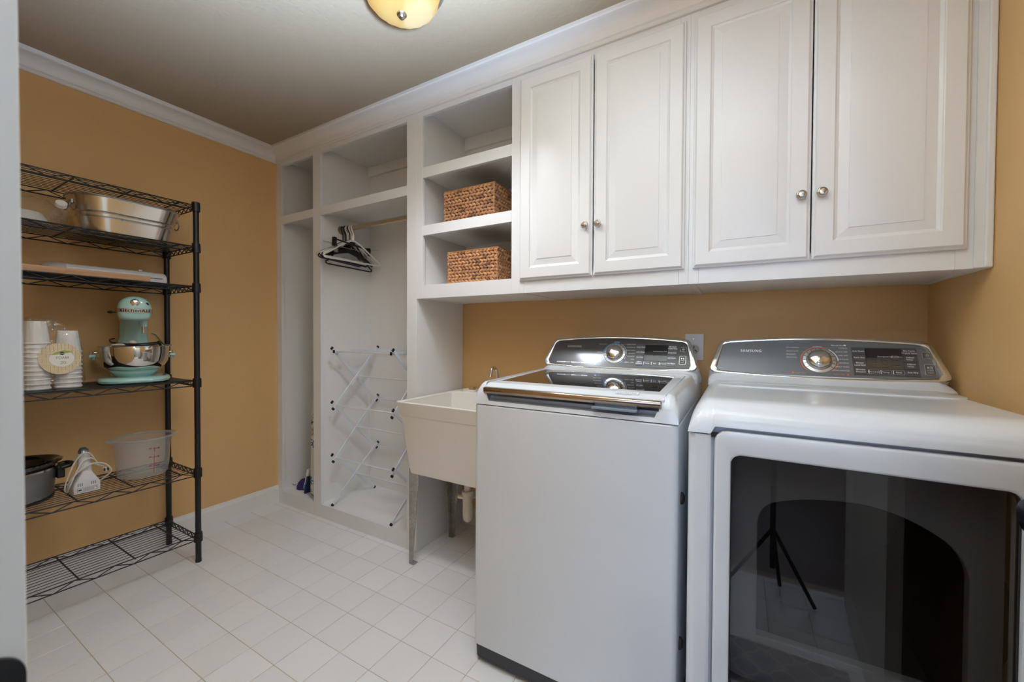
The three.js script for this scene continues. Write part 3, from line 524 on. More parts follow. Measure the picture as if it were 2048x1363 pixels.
function panelArt(dry) {
  return canvasTex(CW, CH, c => {
    c.fillStyle = dry ? '#66696c' : '#3e3b39'; c.fillRect(0, 0, CW, CH);
    const kx = dry ? 0.010 : -0.002, ky = dry ? 0.053 : 0.059, bl = dry ? 0.1045 : 0.0945, br = dry ? 0.2675 : 0.2555;
    txt(c, 'SAMSUNG', -0.199, dry ? 0.087 : 0.092, 0.0145, { bold: true, col: dry ? '#e6e6e6' : '#a9a19a', sp: 1.02 });
    const line = (x0, x1, y) => rectm(c, x0, x1, y - 0.0003, y + 0.0003, '#b9b9b9');
    const arc = (r, a0, a1, col, w) => { c.strokeStyle = col; c.lineWidth = w; c.beginPath(); for (let i = 0; i <= 40; i++) { const a = (a0 + (a1 - a0) * i / 40) * R, x = px(kx + r * Math.sin(a)), y = py(ky + r * Math.cos(a)); i ? c.lineTo(x, y) : c.moveTo(x, y); } c.stroke(); };
    if (dry) {
      arc(0.0535, -135, 28, '#d9683c', 9); arc(0.0535, 95, 140, '#d9683c', 9); arc(0.0535, 33, 90, '#f2f2f2', 9);
      [['ECO NORMAL', 0.104], ['HEAVY DUTY', 0.089], ['BEDDING', 0.076], ['DELICATES', 0.063]].forEach(([s, y], i) => { txt(c, s, -0.0865, y, 0.0068, { a: 'left', col: '#d5d5d5' }); if (i < 2) line(-0.041, -0.030 - 0.012 * i + 0.012, y); });
      txt(c, 'NORMAL', 0.008, 0.1085, 0.0068, { col: '#d8d8d8' });
      ['TOWELS', 'QUICK DRY', 'TIME DRY', 'AIR FLUFF', 'REFRESH', 'WRINKLE AWAY', 'STEAM SANITIZE'].forEach((s, i) => { txt(c, s, 0.0925, 0.104 - 0.0147 * i, 0.0068, { a: 'right', col: '#d8d8d8' }); if (i < 2) line(0.03, 0.062, 0.104 - 0.0147 * i); });
      txt(c, 'Manual Dry', 0.081, 0.1155, 0.0066, { a: 'right', col: '#ffffff' }); rectm(c, 0.083, 0.0895, 0.1130, 0.1185, '#ffffff');
      txt(c, 'Sensor Dry', -0.0475, 0.0015, 0.0066, { col: '#d58a68' }); rectm(c, -0.0715, -0.0655, -0.0015, 0.0045, '#d9683c');
      txt(c, 'Sensor Dry', 0.063, 0.0015, 0.0066, { col: '#d58a68' }); rectm(c, 0.0835, 0.0895, -0.0015, 0.0045, '#d9683c');
    } else {
      arc(0.0525, -140, 18, '#4f8fd0', 9); arc(0.0525, 130, 150, '#4f8fd0', 8); arc(0.0525, 24, 120, '#dddddd', 4);
      txt(c, 'HEAVY DUTY', -0.044, 0.1055, 0.0066, { a: 'right', col: '#bdbdbd' }); txt(c, 'NORMAL', 0.001, 0.1175, 0.0066, { col: '#bdd2ea' });
      ['SANITIZE', 'PERM PRESS', 'ACTIVE WEAR', 'DEEP STEAM'].forEach((s, i) => txt(c, s, -0.0585, 0.064 - 0.0155 * i, 0.0066, { a: 'right', col: '#c9c9c9' }));
      ['SUPER SPEED', 'WATERPROOF', 'QUICK WASH', 'BEDDING', 'DELICATES', 'SPIN', 'RINSE + SPIN'].forEach((s, i) => { txt(c, s, 0.0865, 0.106 - 0.0148 * i, 0.0066, { a: 'right', col: '#c9c9c9' }); if (i === 0 || i > 4) line(0.028, 0.052, 0.106 - 0.0148 * i); });
      rectm(c, -0.0865, -0.079, -0.0015, 0.0055, '#5f9bd8'); txt(c, 'Steam', -0.076, 0.002, 0.0066, { a: 'left', col: '#6f9fce' });
      txt(c, 'activewash', -0.272, 0.008, 0.0082, { a: 'left', bold: true, col: '#fff' }); txt(c, 'Steam', -0.226, 0.008, 0.0076, { a: 'left', col: '#cfcfcf' }); txt(c, 'Super', -0.200, 0.008, 0.0082, { a: 'left', bold: true, col: '#fff' }); txt(c, 'Speed', -0.176, 0.008, 0.0078, { a: 'left', col: '#dcdcdc' }); txt(c, 'aquaJet', -0.152, 0.008, 0.0084, { a: 'left', bold: true, col: '#fff' });
    }
    // key block and display
    rectm(c, bl - 0.002, br + 0.002, 0.0005, 0.109, '#4b4a4d');
    const dl = dry ? 0.1395 : 0.127, dr = dry ? 0.232 : 0.222;
    rectm(c, dl, dr, 0.026, 0.105, '#3a3836'); rectm(c, dl, dr, 0.070, 0.105, '#0b0a09');
    if (dry) { txt(c, 'Drying', 0.178, 0.0735, 0.0058); txt(c, 'Cooling', 0.1965, 0.0735, 0.0058); txt(c, 'Wrinkle', 0.2135, 0.0762, 0.0052); txt(c, 'Prevent', 0.2135, 0.0712, 0.0052); txt(c, 'End', 0.2265, 0.0735, 0.0058); }
    else ['Soak', 'Wash', 'Rinse', 'Spin'].forEach((s, i) => txt(c, s, 0.169 + 0.015 * i, 0.0735, 0.0056, { bold: true }));
    for (let i = 0; i < 4; i++) for (const x of [0.2, 0.5, 0.8]) rectm(c, dl + (dr - dl) * x - 0.008, dl + (dr - dl) * x + 0.008, 0.0585 - 0.0085 * i, 0.060 - 0.0085 * i, '#2c2a29');
    const lx = (bl + dl) / 2 - 0.001, rx = (dr + br) / 2 + 0.001, ys = [0.0925, 0.068, 0.043, 0.0175];
    const two = (s, x, y) => { const q = s.split('|'); q.forEach((w, i) => txt(c, w, x, y + (q.length > 1 ? 0.0042 - 0.0084 * i : 0), 0.0074, { col: '#fff' })); };
    (dry ? ['Anti Static', 'Rack Dry', 'Mixed|Load Bell', 'Wrinkle|Prevent'] : ['Deep Clean', 'Extra Rinse', 'Eco Plus', 'Fabric|Softener']).forEach((s, i) => two(s, lx, ys[i]));
    (dry ? ['My Cycle|*Cycle Save', 'Adjust|Time ▲', 'Adjust|Time ▼', 'Eco Dry'] : ['My Cycle|*Cycle Save', 'Delay End', 'Add Items', 'Pre Wash']).forEach((s, i) => two(s, rx, ys[i]));
    (dry ? ['Dry Level', 'Temp.', 'Time'] : ['Temp.', 'Spin', 'Soil Level']).forEach((s, i) => { const w = (dr - dl) / 3, x0 = dl + w * i + 0.0015, x1 = x0 + w - 0.003; rectm(c, x0, x1, 0.008, 0.0225, '#d9d9d9'); rectm(c, x0 + 0.0022, x1 - 0.0006, 0.0086, 0.0219, '#353338'); txt(c, s, (x0 + x1) / 2, 0.0152, 0.0074, { col: '#fff' }); });
    // power and start marks
    const bx = dry ? 0.293 : 0.2825, pw = dry ? 0.080 : 0.0835, stt = dry ? 0.029 : 0.0345;
    c.strokeStyle = '#e8eef2'; c.lineWidth = 4; c.beginPath(); c.arc(px(bx), py(pw + 0.002), 11, -1.0, 4.1); c.stroke(); c.beginPath(); c.moveTo(px(bx), py(pw + 0.008)); c.lineTo(px(bx), py(pw + 0.002)); c.stroke();
    txt(c, 'Power', bx, pw - 0.0075, 0.0048, { col: '#cfd5d8' });
    c.fillStyle = '#dfe5e8'; c.beginPath(); c.moveTo(px(bx - 0.006), py(stt + 0.0125)); c.lineTo(px(bx - 0.006), py(stt + 0.0035)); c.lineTo(px(bx), py(stt + 0.008)); c.fill(); rectm(c, bx + 0.0015, bx + 0.003, stt + 0.0035, stt + 0.0125, '#dfe5e8'); rectm(c, bx + 0.0045, bx + 0.006, stt + 0.0035, stt + 0.0125, '#dfe5e8');
    txt(c, 'START', bx, stt - 0.002, 0.0056, { col: '#dfe5e8' }); txt(c, 'Pause', bx, stt - 0.0095, 0.005, { col: '#cfd5d8' });
  });
}
function consoleOf(t, cx, dry) {
  const m = consoleFrame(cx), at = g => { const q = prep(g); q.applyMatrix4(m); return q; };
  const art = panelArt(dry);
  const mPanel = M(0xffffff, 0.3, 0.25, { map: art, clearcoat: 0.5, clearcoatRoughness: 0.1 });
  // white housing behind the rim, flowing down to the deck
  const ring = (k, sh) => rimShape(0).getPoints(16).map(p => V(p.x * (1 + 0.012 * k), p.y * (1 - 0.0 * k) + sh, -0.003 - 0.032 * k));
  const house = loft([ring(0, 0), ring(1, -0.001), ring(2, -0.004), ring(3, -0.010)], { capEnd: true, crease: 0.7 });
  part('console_housing', [at(house), loft([rr(cx - 0.343, cx + 0.343, 0.10, 0.335, 0.99, 0.05, 8), rr(cx - 0.343, cx + 0.343, 0.10, 0.332, 1.010, 0.05, 8), rr(cx - 0.340, cx + 0.340, 0.102, 0.312, 1.019, 0.05, 8), rr(cx - 0.334, cx + 0.334, 0.104, 0.286, 1.027, 0.045, 8), rr(cx - 0.328, cx + 0.328, 0.108, 0.268, 1.040, 0.04, 8), rr(cx - 0.322, cx + 0.322, 0.108, 0.245, 1.060, 0.04, 8)], { capEnd: true, crease: 0.7 })], mWhiteAp, t);
  const rim = rimShape(0); rim.holes.push(new THREE.Path(rimShape(1).getPoints(20).reverse()));
  part('console_rim', at(mv(ext(rim, 0.008, 0.004, 3, 20), 0, 0, -0.004)), mChrome, t, 'chrome rim around the control panel');
  const con = part('control_panel', at(planar(mv(ext(rimShape(1), 0.004, 0.0, 1, 20), 0, 0, -0.002))), mPanel, t, 'dark metallic control panel with printed cycles');
  const kx = dry ? 0.010 : -0.002, ky = dry ? 0.053 : 0.059, n = [0, Math.sin(TILT), Math.cos(TILT)], kp = V(kx, ky, 0.002).applyMatrix4(m).toArray();
  const dial = part('dial', latheOn([[0, 0.029], [0.012, 0.0285], [0.024, 0.0262], [0.031, 0.0225], [0.0335, 0.019], [0.0345, 0.016], [0.0345, 0.005], [0.036, 0.003], [0.036, 0]].reverse(), kp, n, 40), mChrome, t, 'chrome selector dial');
  part('dial_ring', latheOn([[0.036, 0.0005], [0.0385, 0.0035], [0.0475, 0.0022], [0.049, 0]].reverse(), kp, n, 48), M(0xbdbcba, 0.3, 0.8), dial);
  for (let i = 0; i < 14; i++) { const a = (-128 + i * 256 / 13) * R; const g = B(-0.0006, 0.0006, 0.0395, 0.0465, 0.0030, 0.0042, 0); g.rotateZ(-a); g.translate(kx, ky, 0.002); part('dial_mark', at(g), mDark, dial); }
  const key = (name, x0, x1, y0, y1, h, par = con, mat = mPanel) => part(name, at(planar(mv(ext(rrShape(x0, x1, y0, y1, 0.0012, 2), h, 0.0004, 1), 0, 0, 0.0022))), mat, par);
  const bl = dry ? 0.1045 : 0.0945, br = dry ? 0.2675 : 0.2555, dl = dry ? 0.1395 : 0.127, dr = dry ? 0.232 : 0.222;
  const mKey = M(0xffffff, 0.3, 0.3, { map: art, clearcoat: 0.4 }), mScr = M(0xffffff, 0.07, 0, { map: art, clearcoat: 1, clearcoatRoughness: 0.03 });
  key('display_window', dl, dr, 0.0265, 0.1048, 0.0008, con, mScr);
  for (let i = 0; i < 4; i++) { key('button', bl, dl - 0.001, 0.1055 - 0.0255 * (i + 1), 0.1047 - 0.0255 * i, 0.0014, con, mKey); key('button', dr + 0.001, br, 0.1055 - 0.0255 * (i + 1), 0.1047 - 0.0255 * i, 0.0014, con, mKey); }
  for (let i = 0; i < 3; i++) { const w = (dr - dl) / 3; key('button', dl + w * i + 0.0012, dl + w * (i + 1) - 0.0012, 0.0078, 0.0228, 0.0014, con, mKey); }
  const bx = dry ? 0.293 : 0.2825, pw = dry ? 0.080 : 0.0835, stt = dry ? 0.029 : 0.0345;
  for (const [name, y, hh] of [['power_button', pw, 0.0115], ['start_button', stt, 0.0185]]) {
    const fr = rrShape(bx - 0.013, bx + 0.013, y - hh - 0.001, y + hh + 0.001, 0.003); fr.holes.push(rrShape(bx - 0.011, bx + 0.011, y - hh + 0.001, y + hh - 0.001, 0.002, 4, THREE.Path));
    const k = key(name, bx - 0.0108, bx + 0.0108, y - hh + 0.0012, y + hh - 0.0012, 0.0012, con, M(0xffffff, 0.25, 0.6, { map: art }));
    part('button_frame', at(mv(ext(fr, 0.0018, 0.0005, 1), 0, 0, 0.0024)), mChrome, k);
  }
}
// a smooth top surface: h(x, z) sampled on a grid, closed by a skirt down to y0
function topGrid(xs, zs, h, y0, crease = 0.9) {
  const o = [], p = (i, j) => V(xs[i], h(xs[i], zs[j]), zs[j]);
  for (let i = 0; i + 1 < xs.length; i++) for (let j = 0; j + 1 < zs.length; j++) quad(o, p(i, j), p(i, j + 1), p(i + 1, j + 1), p(i + 1, j));
  const nx = xs.length - 1, nz = zs.length - 1, low = v => V(v.x, typeof y0 === 'function' ? y0(v.x) : y0, v.z);
  for (let i = 0; i < nx; i++) { quad(o, p(i, nz), low(p(i, nz)), low(p(i + 1, nz)), p(i + 1, nz)); quad(o, p(i + 1, 0), low(p(i + 1, 0)), low(p(i, 0)), p(i, 0)); }
  for (let j = 0; j < nz; j++) { quad(o, p(nx, j), p(nx, j + 1), low(p(nx, j + 1)), low(p(nx, j))); quad(o, p(0, j + 1), p(0, j), low(p(0, j)), low(p(0, j + 1))); }
  return soup(o, crease);
}
const ramp = (a, b, n) => Array.from({ length: n + 1 }, (_, i) => a + (b - a) * i / n);
const eased = (a, b, n) => Array.from({ length: n + 1 }, (_, i) => a + (b - a) * (1 - Math.cos(i / n * Math.PI)) / 2);
const edge = (d, r, p) => d >= r ? 1 : Math.pow(Math.max(0, 1 - Math.pow(1 - d / r, p)), 1 / p);
const sstep = (a, b, x) => { const t = Math.min(1, Math.max(0, (x - a) / (b - a))); return t * t * (3 - 2 * t); };
const uniq = a => [...new Set(a.map(v => Math.round(v * 1e5) / 1e5))].sort((p, q) => p - q);
{
  const x0 = 1.979, x1 = 2.665, zb = 0.10, zf = 0.846;
  const t = thing('washing_machine', 'white top-loading washing machine with a dark glass lid, next to the laundry sink', 'washer', [(x0 + x1) / 2, 0, 0.47]);
  part('cabinet', loft([rr(x0 + 0.003, x1 - 0.003, zb, zf - 0.004, 0.063, 0.02, 6), rr(x0, x1, zb, zf, 0.067, 0.022, 6), rr(x0, x1, zb, zf, 0.928, 0.022, 6), rr(x0 + 0.003, x1 - 0.003, zb, zf - 0.003, 0.9315, 0.021, 6)], { capStart: true, capEnd: true }), mWhiteAp, t);
  part('seam', loft([rr(x0 + 0.005, x1 - 0.005, zb + 0.005, zf - 0.006, 0.925, 0.02, 6), rr(x0 + 0.005, x1 - 0.005, zb + 0.005, zf - 0.006, 0.938, 0.02, 6)], {}), mDark, t);
  part('kick_plate', loft([rr(x0 + 0.004, x1 - 0.004, zb + 0.02, zf - 0.006, 0.018, 0.02, 6), rr(x0 + 0.003, x1 - 0.003, zb + 0.02, zf - 0.004, 0.064, 0.02, 6)], { capStart: true, capEnd: true }), M(0x2b2c30, 0.5), t, 'dark grey kick plate');
  for (const x of [x0 + 0.06, x1 - 0.06]) for (const z of [zf - 0.05, zb + 0.06]) part('foot', rod([x, 0, z], [x, 0.022, z], 0.022, 0.018, 16), mBlackPl, t);
  // top cover with the well for the lid
  const lx0 = 2.013, lx1 = 2.629, lz0 = 0.315;
  const hz = z => z > 0.79 ? 1.0135 : 1.0135 + 0.012 * (0.79 - z) / 0.5;
  const hgt = (x, z) => {
    const e = edge(Math.min(x - x0, x1 - x), 0.034, 2.4), f = edge(zf - z, 0.05, 2.2);
    let y = 0.9345 + (hz(z) - 0.9345) * e * f;
    const m = sstep(lx0 - 0.002, lx0 + 0.003, x) * (1 - sstep(lx1 - 0.003, lx1 + 0.002, x)) * sstep(lz0 - 0.001, lz0 + 0.003, z);
    const corner = Math.min(1, Math.hypot(Math.max(0, lx0 + 0.05 - x, x - lx1 + 0.05), Math.max(0, z - (zf - 0.044))) / 0.05);
    const inner = 1 - sstep(0.93, 1.0, corner);
    const well = z < 0.765 ? hz(z) - 0.016 : hz(z) - 0.016 - 0.050 * sstep(0.765, 0.80, z);
    const front = 0.9345 + (0.958 - 0.9345) * edge(zf - z, 0.016, 2);
    return Math.min(y, y + (Math.min(well, front) - y) * m * inner);
  };
  const xs = uniq([...eased(x0, x0 + 0.034, 8), ...ramp(lx0 - 0.003, lx0 + 0.004, 5), ...ramp(lx0 + 0.004, lx0 + 0.06, 9), ...ramp(lx0 + 0.06, lx1 - 0.06, 8), ...ramp(lx1 - 0.06, lx1 - 0.004, 9), ...ramp(lx1 - 0.004, lx1 + 0.003, 5), ...eased(x1 - 0.034, x1, 8)]);
  const zs = uniq([zb, 0.2, 0.3, ...ramp(lz0 - 0.002, lz0 + 0.004, 4), ...ramp(0.33, 0.76, 8), ...ramp(0.765, 0.846, 26)]);
  part('top_cover', topGrid(xs, zs, hgt, 0.9345, 0.7), mWhiteAp, t);
  // lid: white frame, dark glass, metal handle bar and its latch
  const ly = z => hz(z) - 0.0012, lidZ = [0.320, 0.345, 0.77, 0.785, 0.80, 0.812, 0.822, 0.830], lidY = z => z < 0.785 ? ly(z) : ly(0.785) - 0.9 * Math.pow(z - 0.785, 1.05) * 0.42;
  const ins = z => z > 0.785 ? 0.002 : 0;
  const L0 = lx0 + 0.005, L1 = lx1 - 0.005;
  const gl0 = [2.050, 2.602, 0.785], gl1 = [2.034, 2.590, 0.350];       // glass edges in front and behind
  const frameShape = shape([[L0, 0.320], [L1, 0.320], [L1, 0.80], [L0, 0.80]]);
  frameShape.holes.push(new THREE.Path([[gl1[0], gl1[2]], [gl0[0], gl0[2] - 0.012], [gl0[1], gl0[2] - 0.012], [gl1[1], gl1[2]]].map(p => new THREE.Vector2(p[0], p[1]))));
  const onLid = (g, lift) => { const p = g.attributes.position; for (let i = 0; i < p.count; i++) { const x = p.getX(i), z = p.getY(i), d = p.getZ(i); p.setXYZ(i, x, lidY(z) - d + lift, z); } g.computeVertexNormals(); return toCreasedNormals(g, 0.4); };
  const lid = part('lid_frame', [onLid(prep(new THREE.ExtrudeGeometry(frameShape, { depth: 0.011, bevelEnabled: false })), 0), loft([0.80, 0.806, 0.812, 0.818, 0.824, 0.832].map(z => [V(L0, lidY(z), z), V(L1, lidY(z), z), V(L1, lidY(z) - 0.012, z), V(L0, lidY(z) - 0.012, z)]), { capStart: true, capEnd: true, crease: 0.4 })], mWhiteAp, t);
  const glassShape = shape([[gl1[0], gl1[2]], [gl1[1], gl1[2]], [gl0[1], gl0[2] - 0.012], [gl0[0], gl0[2] - 0.012]]);
  part('lid_glass', onLid(prep(new THREE.ExtrudeGeometry(glassShape, { depth: 0.004, bevelEnabled: false })), -0.0006), M(0x1c1a19, 0.03, 0, { clearcoat: 1, clearcoatRoughness: 0.02, ior: 1.7 }), lid, 'dark glossy lid glass');
  const hp = shape([[0.822, 0.9885], [0.842, 0.9945], [0.8475, 0.9935], [0.8500, 0.990], [0.8495, 0.978], [0.846, 0.9735], [0.834, 0.974], [0.826, 0.981]]);
  let hg = new THREE.ExtrudeGeometry(hp, { depth: 0.592, bevelEnabled: true, bevelThickness: 0.0025, bevelSize: 0.002, bevelOffset: -0.002, bevelSegments: 3, curveSegments: 4 });
  hg.rotateY(-Math.PI / 2); hg.scale(-1, 1, 1); hg = flip(prep(hg)); hg.translate(2.0245, 0.0015, 0); hg = toCreasedNormals(hg, 0.9);
  part('handle', hg, M(0xb3a08c, 0.2, 1, { bumpMap: brush, bumpScale: 0.00005 }), t, 'bronze-toned metal handle bar');
  part('lid_latch', [B(2.42, 2.555, 0.9585, 0.966, 0.825, 0.859, 0.002), P(2.425, 2.55, 0.964, 0.980, 0.822, 0.838)], M(0x79838e, 0.4), t, 'grey-blue latch under the handle');
  const note = canvasTex(256, 96, (c, w, h) => { c.fillStyle = '#e4e7ea'; c.fillRect(0, 0, w, h); c.strokeStyle = '#8a8d90'; c.lineWidth = 3; c.strokeRect(4, 4, w - 8, h - 8); c.fillStyle = '#7e8286'; seed = 11; for (let r = 0; r < 4; r++) { let x = 18; while (x < 225) { const l = 6 + rnd() * 20; c.fillRect(x, 20 + 16 * r, l, 7); x += l + 6; } } });
  const ng = new THREE.PlaneGeometry(0.070, 0.018); ng.rotateX(-Math.PI / 2); ng.rotateX(0.36); ng.translate(2.515, lidY(0.806) + 0.0018, 0.806);
  part('printed_notice', ng, M(0xffffff, 0.4, 0, { map: note }), lid);
  for (const [y, z] of [[0.711, 0.782], [0.292, 0.788]]) part('bumper', latheOn([[0, 0.011], [0.008, 0.010], [0.013, 0.006], [0.0145, 0]].reverse(), [x1, y, z], [1, 0, 0], 20).translate(0, -y, 0).scale(1, 1.25, 1).translate(0, y, 0), M(0x2a1d18, 0.6), t, 'dark rubber bumper on the side');
  consoleOf(t, 2.322, false);
}
{
  const x0 = 2.692, x1 = 3.380, zb = 0.08, zf = 0.888;
  const t = thing('dryer', 'white front-loading dryer with a large smoked glass door, right of the washer', 'dryer', [(x0 + x1) / 2, 0, 0.48]);
  const dx0 = 2.7545, dx1 = 3.3175, dy0 = 0.20, dy1 = 0.9425;
  const gx0 = 2.7915, gx1 = 3.2790, gy0 = 0.285, gy1 = 0.8845, zr = 0.862;
  // cabinet with an opening for the drum, raised side pillars with bevelled inner edges
  const box = [P(x0 + 0.001, x0 + 0.02, 0.03, 0.928, zb, zr), P(x1 - 0.02, x1 - 0.001, 0.03, 0.928, zb, zr), P(x0 + 0.02, x1 - 0.02, 0.03, 0.2, zb, zr), P(x0 + 0.02, x1 - 0.02, 0.9, 0.928, zb, zr), P(x0 + 0.02, x1 - 0.02, 0.2, 0.9, zb, zb + 0.02)];
  const pillar = (xa, xb) => { const s = Math.sign(xb - xa), r = 0.022, o = []; for (let i = 0; i <= 6; i++) { const a = i / 6 * Math.PI / 2; o.push([xa + s * (r - r * Math.cos(a)), zf - r + r * Math.sin(a)]); } o.push([xb - s * 0.016, zf], [xb - s * 0.010, zf - 0.003], [xb, zr], [xa, zr - 0.01]); return loft([0.03, 0.928].map(y => o.map(p => V(p[0], y, p[1]))), { capStart: true, capEnd: true, crease: 0.4 }); };
  part('cabinet', [...box, pillar(x0, 2.7555), pillar(x1, 3.3165), loft([rr(x0 + 0.001, x1 - 0.001, 0.80, zf, 0.03, 0.022, 6), rr(x0 + 0.001, x1 - 0.001, 0.80, zf, 0.185, 0.022, 6)], { capStart: true, capEnd: true }), P(2.75, 2.79, 0.185, 0.928, zr - 0.02, zr), P(3.28, 3.32, 0.185, 0.928, zr - 0.02, zr), P(2.74, 3.33, 0.888, 0.960, zr - 0.02, zr), P(2.75, 3.32, 0.185, 0.285, zr - 0.02, zr)], mWhiteAp, t);
  for (const x of [x0 + 0.06, x1 - 0.06]) for (const z of [zf - 0.06, zb + 0.06]) part('foot', rod([x, 0, z], [x, 0.031, z], 0.02, 0.018, 16), mBlackPl, t);
  const low = x => 0.9315 + 0.020 * sstep(2.744, 2.757, x) * (1 - sstep(3.315, 3.328, x));
  const hgt = (x, z) => { const e = edge(Math.min(x - x0, x1 - x), 0.05, 2.0), f = edge(zf + 0.004 - z, 0.10, 2.3); const b = low(x); return b + (1.014 - b) * e * f; };
  const xs = uniq([...eased(x0, x0 + 0.05, 12), ...ramp(2.743, 2.758, 6), ...ramp(2.76, 3.31, 8), ...ramp(3.314, 3.329, 6), ...eased(x1 - 0.05, x1, 12)]), zs = uniq([zb, ...ramp(0.3, 0.78, 6), ...eased(0.79, zf + 0.004, 18)]);
  part('top_cover', topGrid(xs, zs, hgt, low, 0.9), mWhiteAp, t);
  part('seam', loft([rr(x0 + 0.004, x1 - 0.004, zb, zf - 0.005, 0.922, 0.02, 6), rr(x0 + 0.004, x1 - 0.004, zb, zf - 0.005, 0.935, 0.02, 6)], {}), mDark, t);
  // raised oval plateau behind the front edge of the top
  const pl = rrShape(2.745, 3.345, 0.345, 0.50, 0.05, 8); const pg = ext(pl, 0.0016, 0.0014, 2, 12); pg.rotateX(-Math.PI / 2); pg.translate(0, 1.0142, 0.86);
  part('top_plateau', pg, mWhiteAp, t);
  // drum front seen through the glass
  const bez = rrShape(gx0 - 0.01, gx1 + 0.01, gy0 - 0.01, gy1 + 0.01, 0.03);
  const hole = new THREE.Path(); hole.moveTo(2.853, 0.40); hole.lineTo(3.238, 0.40); hole.lineTo(3.238, 0.660); hole.quadraticCurveTo(3.234, 0.705, 3.20, 0.735); hole.quadraticCurveTo(3.13, 0.786, 3.05, 0.786); hole.quadraticCurveTo(2.95, 0.782, 2.885, 0.752); hole.quadraticCurveTo(2.855, 0.735, 2.853, 0.690); hole.closePath();
  bez.holes.push(hole);
  part('drum_front', mv(ext(bez, 0.02, 0.004, 3, 10), 0, 0, 0.782), M(0xa2a5a7, 0.45, 0.1), t, 'grey drum opening behind the glass');
  part('drum', [loft([0.12, 0.78].map(z => { const o = []; for (let i = 0; i < 40; i++) { const a = i / 40 * 2 * Math.PI; o.push(V(3.045 + 0.27 * Math.cos(a), 0.575 + 0.27 * Math.sin(a), z)); } return o; }), { capStart: true, crease: 0.6 })], M(0x55504b, 0.4, 0.6), t);
  // door: white frame, smoked pane, handle edge
  const fr = rrShape(dx0, dx1, dy0, dy1, 0.03, 8); fr.holes.push(rrShape(gx0, gx1, gy0, gy1, 0.024, 8, THREE.Path));
  const door = part('door', mv(ext(fr, 0.022, 0.006, 4, 12), 0, 0, 0.8635), mWhiteAp, t, 'white dryer door frame');
  const ga = rrShape(gx0 - 0.004, gx1 + 0.004, gy0 - 0.004, gy1 + 0.004, 0.024, 8); ga.holes.push(rrShape(gx0 + 0.003, gx1 - 0.003, gy0 + 0.003, gy1 - 0.003, 0.021, 8, THREE.Path));
  part('gasket', mv(ext(ga, 0.010, 0.001, 1, 12), 0, 0, 0.868), mDark, door, 'black gasket around the glass');
  const pane = new THREE.ShapeGeometry(rrShape(gx0 + 0.002, gx1 - 0.002, gy0 + 0.002, gy1 - 0.002, 0.021, 8), 12); pane.translate(0, 0, 0.8755);
  part('door_glass', pane, M(0xa8a5a2, 0.02, 0, { transmission: 1, thickness: 0, ior: 1.6, side: THREE.DoubleSide }), door, 'smoked glass door pane');
  consoleOf(t, 3.045, true);
}

